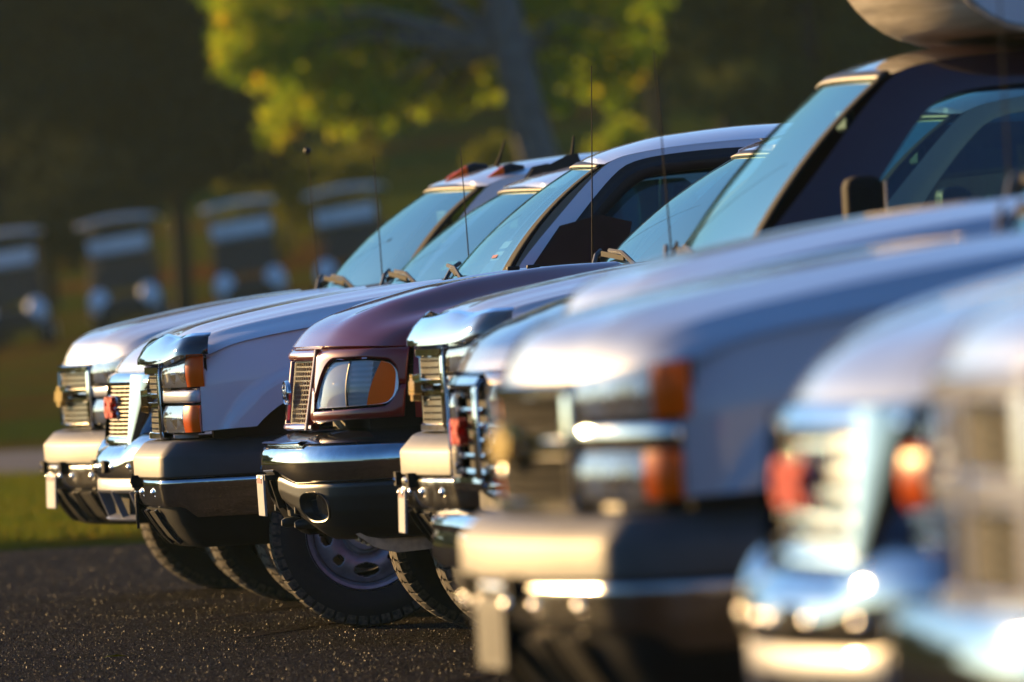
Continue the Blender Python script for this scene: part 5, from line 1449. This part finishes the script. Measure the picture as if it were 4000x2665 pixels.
# windshield stickers
def sticker(root, ws, t, u, w, h, mat, sub=None):
    c = [Vector(ws(t + dt, u + du, -0.006)) for dt, du in ((-w, -h), (w, -h), (w, h), (-w, h))]
    o = mesh('windshield_sticker', c, [(0, 1, 2, 3)], mat, root, smooth=0)
    if sub:
        c = [Vector(ws(t + dt, u - h * 0.4 + du, 0.002)) for dt, du in ((-w * 0.6, -h * 0.35), (w * 0.6, -h * 0.35), (w * 0.6, h * 0.35), (-w * 0.6, h * 0.35))]
        mesh('sticker_print', c, [(0, 1, 2, 3)], sub, o, smooth=0)
sticker(t3, ws3, -0.72, 0.16, 0.05, 0.035, 'sticker_white', 'sticker_red')
sticker(t3, ws3, -0.72, 0.25, 0.05, 0.03, 'sticker_white')
sticker(t2, ws2, -0.70, 0.14, 0.06, 0.04, 'sticker_green')

# ------------------------------------------------------------------ golf carts on the rise behind
def golf_cart(loc, yaw, label):
    root = empty('golf_cart', loc, yaw)
    root.rotation_euler = (0, R(-6), yaw); root.scale = (0.9, 0.95, 1.0)
    tag(root, label, 'golf cart', 'golf carts lined up on the rise')
    # local: cart faces -y (towards the camera)
    P = []
    for t in np.linspace(-1, 1, 25):
        row = []
        for (y, z, w_) in ((0.9, 0.55, 0.55), (0.2, 0.58, 0.56), (-0.5, 0.62, 0.56), (-0.85, 0.60, 0.52), (-1.02, 0.48, 0.44), (-1.05, 0.32, 0.40)):
            row.append((t * w_, y, z - 0.05 * abs(t) ** 4 + (0.07 * math.exp(-((abs(t) - 0.85) / 0.18) ** 2) if y < 0 else 0)))
        P.append(row)
    grid('body', P, 'cart_dark', root, solid=0.02)
    for s in (-1, 1):
        mb = MB(); mb.ball((s * 0.43, -0.80, 0.52), (0.19, 0.26, 0.23), 8); mb.build('fender', 'cart_white', root, smooth=60)
        for y in (-0.78, 0.72):
            mb = MB(); mb.tube([(s * 0.40, y, 0.23), (s * 0.46, y, 0.23), (s * 0.54, y, 0.23), (s * 0.58, y, 0.23)], [0.19, 0.23, 0.23, 0.19], 18)
            w_ = mb.build('wheel', 'tyre_rubber', root)
            mb = MB(); mb.tube([(s * 0.575, y, 0.23), (s * 0.59, y, 0.23)], 0.11, 14); mb.build('hubcap', 'cart_white', w_)
        for y0, y1 in ((-0.62, -0.42), (0.62, 0.55)):
            mb = MB(); mb.tube([(s * 0.52, y0, 0.60), (s * 0.52, y1, 1.72)], 0.016, 6); mb.build('roof_post', 'cart_dark', root)
    mb = MB(); mb.box((0, 0.15, 0.78), (1.0, 0.5, 0.16)); mb.box((0, 0.42, 1.05), (1.0, 0.12, 0.40)); mb.build('seat', 'cart_dark', root, bevel=0.04)
    P = [[(x, y, 1.76 + 0.05 * (1 - (x / 0.62) ** 2) - 0.03 * abs(y / 0.85) ** 4) for y in np.linspace(-0.85, 0.85, 9)] for x in np.linspace(-0.62, 0.62, 11)]
    grid('roof', P, 'cart_roof', root, solid=0.05)
    mb = MB(); mb.add([(-0.52, -0.60, 0.70), (0.52, -0.60, 0.70), (0.52, -0.44, 1.66), (-0.52, -0.44, 1.66)], [(0, 1, 2, 3)]); mb.build('windshield', 'cart_screen', root, smooth=0)
    mb = MB(); mb.box((0, -0.98, 0.30), (0.9, 0.10, 0.12)); mb.build('bumper', 'cart_dark', root, bevel=0.02)
    mb = MB(); mb.box((0, -0.48, 1.38), (1.04, 0.04, 0.26)); mb.build('windshield_top', 'cart_white', root, bevel=0.02)
glass('cart_screen', (0.6, 0.62, 0.62), 0.06, (0.3, 0.31, 0.30), 0.25, 0.1)
cy = 174.0
for x_, lab in ((-7.50, 'golf cart cut by the left edge beside the dark trunk'), (-5.74, 'golf cart with pale roof below the dark evergreens, left of the slim trunk'), (-3.90, 'golf cart in the middle of the rise, beside the slim trunk on its right'), (-2.25, 'golf cart with sunlit roof corner behind the silver pickup antenna')):
    golf_cart((x_, cy, terrain(x_, cy) + 0.05), R(random.uniform(-6, 6)), lab)

# ------------------------------------------------------------------ trees
def leaf_cloud(n, centers, radii, size, seed, flat=1.0):
    g = np.random.default_rng(seed)
    C = np.array(centers); Rr = np.array(radii)
    w = Rr.prod(axis=1); idx = g.choice(len(C), n, p=w / w.sum())
    d = g.normal(size=(n, 3)); d /= np.linalg.norm(d, axis=1)[:, None]
    r = g.random(n) ** 0.45
    P = C[idx] + d * r[:, None] * Rr[idx]
    u = g.normal(size=(n, 3)); u /= np.linalg.norm(u, axis=1)[:, None]
    v = np.cross(u, g.normal(size=(n, 3))); v /= np.linalg.norm(v, axis=1)[:, None]
    s = size * (0.6 + 0.8 * g.random(n))[:, None]
    V = np.stack([P - u * s, P + v * s * 0.55, P + u * s, P - v * s * 0.55], axis=1).reshape(-1, 3)
    return V

def cloud_mesh(name, V, mat, parent=None):
    n = len(V) // 4
    me = bpy.data.meshes.new(name)
    me.vertices.add(len(V)); me.vertices.foreach_set('co', V.ravel())
    me.loops.add(len(V)); me.loops.foreach_set('vertex_index', np.arange(len(V), dtype=np.int32))
    me.polygons.add(n); me.polygons.foreach_set('loop_start', np.arange(0, len(V), 4, dtype=np.int32)); me.polygons.foreach_set('loop_total', np.full(n, 4, dtype=np.int32))
    me.update(calc_edges=True)
    return link_obj(name, me, mat, parent)

def tree(name, loc, label, trunk_pts, trunk_r, limbs, centers, radii, nleaf, size, lmat, bmat, seed, group=None):
    root = empty(name, loc)
    tag(root, label, 'tree', group)
    mb = MB(); mb.tube(trunk_pts, trunk_r, 12)
    for (pts, rr) in limbs: mb.tube(pts, rr, 7)
    mb.build('trunk', bmat, root, smooth=50)
    cloud_mesh('crown', leaf_cloud(nleaf, centers, radii, size, seed), lmat, root)
    return root

# yellow-green maple behind the row (about 150 m off)
g = np.random.default_rng(3)
my = 150.0
def wx(px, d): return (px - 1176.5) / (26144.0 / d)      # picture column -> metres at distance d
def wz(py, d, px=1176): return 1.295 - ((py - 784) + 0.055 * (px - 1176) + 100) / (26144.0 / d)
mz = terrain(1.2, my)
tp = [(0.35, 0, -0.2), (0.20, 0, 1.2), (-0.15, 0, 2.6), (-0.35, 0, 3.8), (-0.6, 0, 5.2), (-0.7, 0, 8)]
base_x = wx(1268, my)
cs, rs = [], []
for (px, py, rx, rz) in ((700, 60, 1.1, 0.9), (860, 120, 1.2, 0.9), (960, 30, 1.3, 1.0), (1060, 130, 0.9, 0.8), (880, 225, 0.7, 0.35), (760, 240, 0.45, 0.3), (1000, 210, 0.5, 0.35), (1330, 60, 0.9, 0.8), (1400, 150, 0.45, 0.4), (1290, 170, 0.4, 0.4), (1470, 60, 0.5, 0.7), (1440, 210, 0.3, 0.3), (1060, 230, 0.35, 0.25), (820, 290, 0.3, 0.2), (560, 100, 0.3, 0.3), (690, 180, 0.45, 0.5), (640, 110, 0.4, 0.5), (1120, -80, 2.2, 1.0), (800, -120, 2.0, 1.2), (1350, -120, 1.6, 1.0), (590, 40, 0.3, 0.35), (1180, 190, 0.3, 0.3), (930, 280, 0.3, 0.18), (660, 290, 0.3, 0.3)):
    cs.append((wx(px, my) - base_x, g.uniform(0.4, 1.8), wz(py, my, px) - mz)); rs.append((rx, 0.7, rz))
for k in range(34):
    px, py = g.uniform(540, 1540), g.uniform(-20, 310)
    if py > 200 + 60 * math.sin(px / 90): py *= 0.6
    cs.append((wx(px, my) - base_x, g.uniform(0.2, 2.2), wz(py, my, px) - mz)); q_ = g.uniform(0.14, 0.36); rs.append((q_, 0.5, q_ * 0.8))
limbs = []
for c in cs[::2]:
    limbs.append(([(-0.35, 0, 3.6), ((c[0] - 0.35) / 2, c[1] / 2, (c[2] + 4.2) / 2), c], [0.10, 0.05, 0.02]))
tree('maple_tree', (base_x, my, mz), 'yellow-green maple turning orange with one leaning grey trunk', tp, [0.36, 0.29, 0.26, 0.25, 0.22, 0.1], limbs, cs, rs, 12500, 0.09, 'leaf_maple', 'bark', 11)

# dark evergreens on the left, in shade
def evergreen(px, d, h, w, low, label, seed, n=16000, dark='leaf_dark'):
    x = wx(px, d); z = terrain(x, d)
    gg = np.random.default_rng(seed)
    cs, rs = [], []
    for k in range(64):
        u = gg.random() ** 1.2
        zz = low + (h - low) * u
        ww = w * (1 - 0.75 * u) * gg.uniform(0.4, 1.0)
        th = gg.uniform(0, 2 * math.pi)
        cs.append((ww * math.cos(th), ww * math.sin(th) * 0.8, zz)); rs.append((0.6 * w ** 0.7, 0.6 * w ** 0.7, 0.45 * w ** 0.5))
    limbs = [([(0, 0, c[2] - 0.2), (c[0] * .6, c[1] * .6, c[2]), c], [0.06, 0.04, 0.015]) for c in cs[:18]]
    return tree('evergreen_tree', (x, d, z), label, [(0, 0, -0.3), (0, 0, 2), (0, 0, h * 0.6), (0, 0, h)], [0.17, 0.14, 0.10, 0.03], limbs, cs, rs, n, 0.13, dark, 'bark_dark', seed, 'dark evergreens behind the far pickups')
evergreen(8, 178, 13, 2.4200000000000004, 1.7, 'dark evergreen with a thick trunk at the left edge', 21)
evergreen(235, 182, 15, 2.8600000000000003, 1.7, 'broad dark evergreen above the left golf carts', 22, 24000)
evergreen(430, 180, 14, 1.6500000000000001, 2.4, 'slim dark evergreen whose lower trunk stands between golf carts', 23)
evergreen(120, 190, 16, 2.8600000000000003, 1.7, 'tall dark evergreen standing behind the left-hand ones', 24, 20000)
evergreen(1700, 185, 16, 3.0, 3.2, 'dark green tree directly above the white pickup roof with visor', 25, 26000, 'leaf_wood')
evergreen(1900, 175, 15, 2.5, 2.2, 'dark green tree left of the cream fairing', 26, 24000, 'leaf_wood')
evergreen(1540, 205, 15, 1.5, 2.5, 'dark trunked tree right of the maple', 27, 14000, 'leaf_wood')
evergreen(2180, 190, 15, 3.2, 2.2, 'dark green tree partly hidden by the cream fairing', 28, 22000, 'leaf_wood')

# low olive shrubs on the sunlit bank behind the carts
def shrub(px, py, d, w, h, label, seed, mat='leaf_olive'):
    x = wx(px, d); z = terrain(x, d)
    root = empty('shrub', (x, d, z)); tag(root, label, 'shrub', 'shrubs on the bank')
    gg = np.random.default_rng(seed)
    cs = [(gg.uniform(-w, w), gg.uniform(-0.5, 0.5), gg.uniform(0.2, h)) for _ in range(12)]; rs = [(0.45, 0.45, 0.35)] * 12
    mb = MB()
    for c in cs[:5]: mb.tube([(c[0] * 0.3, 0, -0.1), c], [0.04, 0.015], 6)
    mb.build('stem', 'bark_dark', root)
    cloud_mesh('foliage', leaf_cloud(2600, cs, rs, 0.075, seed), mat, root)
shrub(640, 360, 196, 0.7, 2.4, 'olive shrub above the cart nearest the dark evergreens', 31)
shrub(760, 330, 205, 0.9, 2.2, 'olive shrub behind the rightmost golf cart', 32)
shrub(1170, 340, 188, 0.35, 1.9, 'yellow-green shrub just left of the maple trunk', 33)
shrub(1440, 320, 200, 0.4, 1.5, 'orange-tinged shrub right of the maple trunk', 34, 'leaf_maple')

# far wood: one dark mass
def wood(name, n, x0, x1, y0, y1, zb, h, size, mat, seed):
    gg = np.random.default_rng(seed)
    cs = [(gg.uniform(x0, x1), gg.uniform(y0, y1), zb + gg.uniform(0.02, 1) * h) for _ in range(420)]
    rs = [(2.6, 2.2, 2.2)] * 420
    o = cloud_mesh(name, leaf_cloud(n, cs, rs, size, seed), mat)
    o['kind'] = 'stuff'; o['label'] = 'dense dark wood standing as one mass'; o['category'] = 'wood'
    return o
o = wood('treeline', 90000, -40, 40, 262, 285, 4.0, 22, 0.42, 'leaf_wood', 41); o['label'] = 'dense dark wood closing the view behind the bank'
o = wood('treeline', 42000, -85, -50, 228, 330, 3.0, 11, 0.55, 'leaf_wood', 42); o['label'] = 'unseen wood added out of view at left to shade the bank'  # trees outside the view, added to keep sun off the bank
o = wood('treeline', 40000, -160, 160, -120, -100, 0.0, 11, 0.7, 'leaf_wood', 43); o['label'] = 'wood across the lot behind the viewer, mirrored in the chrome'

# grass blades along the lawn edge and near strip
gg = np.random.default_rng(51)
n = 60000
X = gg.uniform(-7, 3, n); Y = 65.5 + 28 * gg.random(n) ** 1.3
hgt = gg.uniform(0.03, 0.085, n); an = gg.uniform(0, math.pi, n); wd = 0.006
dx, dy = np.cos(an) * wd, np.sin(an) * wd
lx, ly = gg.normal(0, 0.025, n), gg.normal(0, 0.025, n)
z0 = np.full(n, 0.045)
V = np.stack([np.stack([X - dx, Y - dy, z0], 1), np.stack([X + dx, Y + dy, z0], 1), np.stack([X + dx * .3 + lx, Y + dy * .3 + ly, z0 + hgt], 1), np.stack([X - dx * .3 + lx, Y - dy * .3 + ly, z0 + hgt], 1)], axis=1).reshape(-1, 3)
o = cloud_mesh('grass', V, 'grass_blade'); o['kind'] = 'stuff'; o['label'] = 'short olive grass along the edge of the lot'; o['category'] = 'grass'

# coarse grains standing proud of the asphalt
gg = np.random.default_rng(61)
n = 120000
Y = 37.0 + 29 * gg.random(n) ** 1.15; X = gg.uniform(-2.9, 1.2, n) * (Y / 45)
r_ = 0.0022 + 0.0038 * gg.random(n) ** 2
base = np.array([(1, 0, 0), (-0.5, 0.87, 0), (-0.5, -0.87, 0), (0, 0, 1)], float)
th = gg.uniform(0, 2 * math.pi, n); ct, st_ = np.cos(th), np.sin(th)
B = base[None] * (0.7 + 0.6 * gg.random((n, 4, 1)))
B[:, 3, :2] = gg.normal(0, 0.35, (n, 2))
V = np.empty((n, 4, 3))
V[..., 0] = X[:, None] + r_[:, None] * (B[..., 0] * ct[:, None] - B[..., 1] * st_[:, None])
V[..., 1] = Y[:, None] + r_[:, None] * (B[..., 0] * st_[:, None] + B[..., 1] * ct[:, None])
V[..., 2] = r_[:, None] * B[..., 2] * 1.15 - 0.0003
V = V.reshape(-1, 3)
idx = (np.arange(n)[:, None, None] * 4 + np.array([(0, 1, 3), (1, 2, 3), (2, 0, 3)])[None]).reshape(-1).astype(np.int32)
me = bpy.data.meshes.new('asphalt_grains')
me.vertices.add(len(V)); me.vertices.foreach_set('co', V.ravel())
me.loops.add(len(idx)); me.loops.foreach_set('vertex_index', idx)
me.polygons.add(n * 3); me.polygons.foreach_set('loop_start', np.arange(0, len(idx), 3, dtype=np.int32)); me.polygons.foreach_set('loop_total', np.full(n * 3, 3, dtype=np.int32))
me.update(calc_edges=True)
o = link_obj('asphalt_grains', me, 'grain'); o['kind'] = 'stuff'; o['label'] = 'coarse stone grains in the asphalt surface'; o['category'] = 'gravel'

# fallen leaf on the asphalt
lx_, ld = wx(225, 26144 * 1.295 / (831 - 52.0)), 26144 * 1.295 / (831 - 52.0)
mb = MB()
pts = [(-0.05, 0, 0.004), (-0.025, 0.012, 0.012), (0.01, 0.016, 0.014), (0.05, 0.004, 0.008), (0.01, -0.010, 0.016), (-0.025, -0.008, 0.010)]
mb.add([(lx_ + p_[0], ld + p_[1], p_[2]) for p_ in pts], [(0, 1, 2, 3, 4, 5)])
o = mb.build('fallen_leaf', 'leaf_olive', smooth=0, solid=0.001); tag(o, 'single narrow green leaf lying on the asphalt', 'leaf')

# morning haze filling the air over the lot and the rise
m, n, l, p = newmat('haze_air')
n.remove(p)
vol = n.new('ShaderNodeVolumePrincipled')
vol.inputs['Color'].default_value = (0.70, 0.98, 0.90, 1)
vol.inputs['Density'].default_value = 0.00011
vol.inputs['Anisotropy'].default_value = 0.35
l.new(vol.outputs[0], n['Material Output'].inputs['Volume'])
mb = MB(); mb.box((0, 0, 14.0), (3100, 3100, 31.0))
o = mb.build('haze', 'haze_air', smooth=0); o['kind'] = 'stuff'; o['label'] = 'thin backlit haze in the air'; o['category'] = 'haze'
SC.cycles.volume_bounces = 0
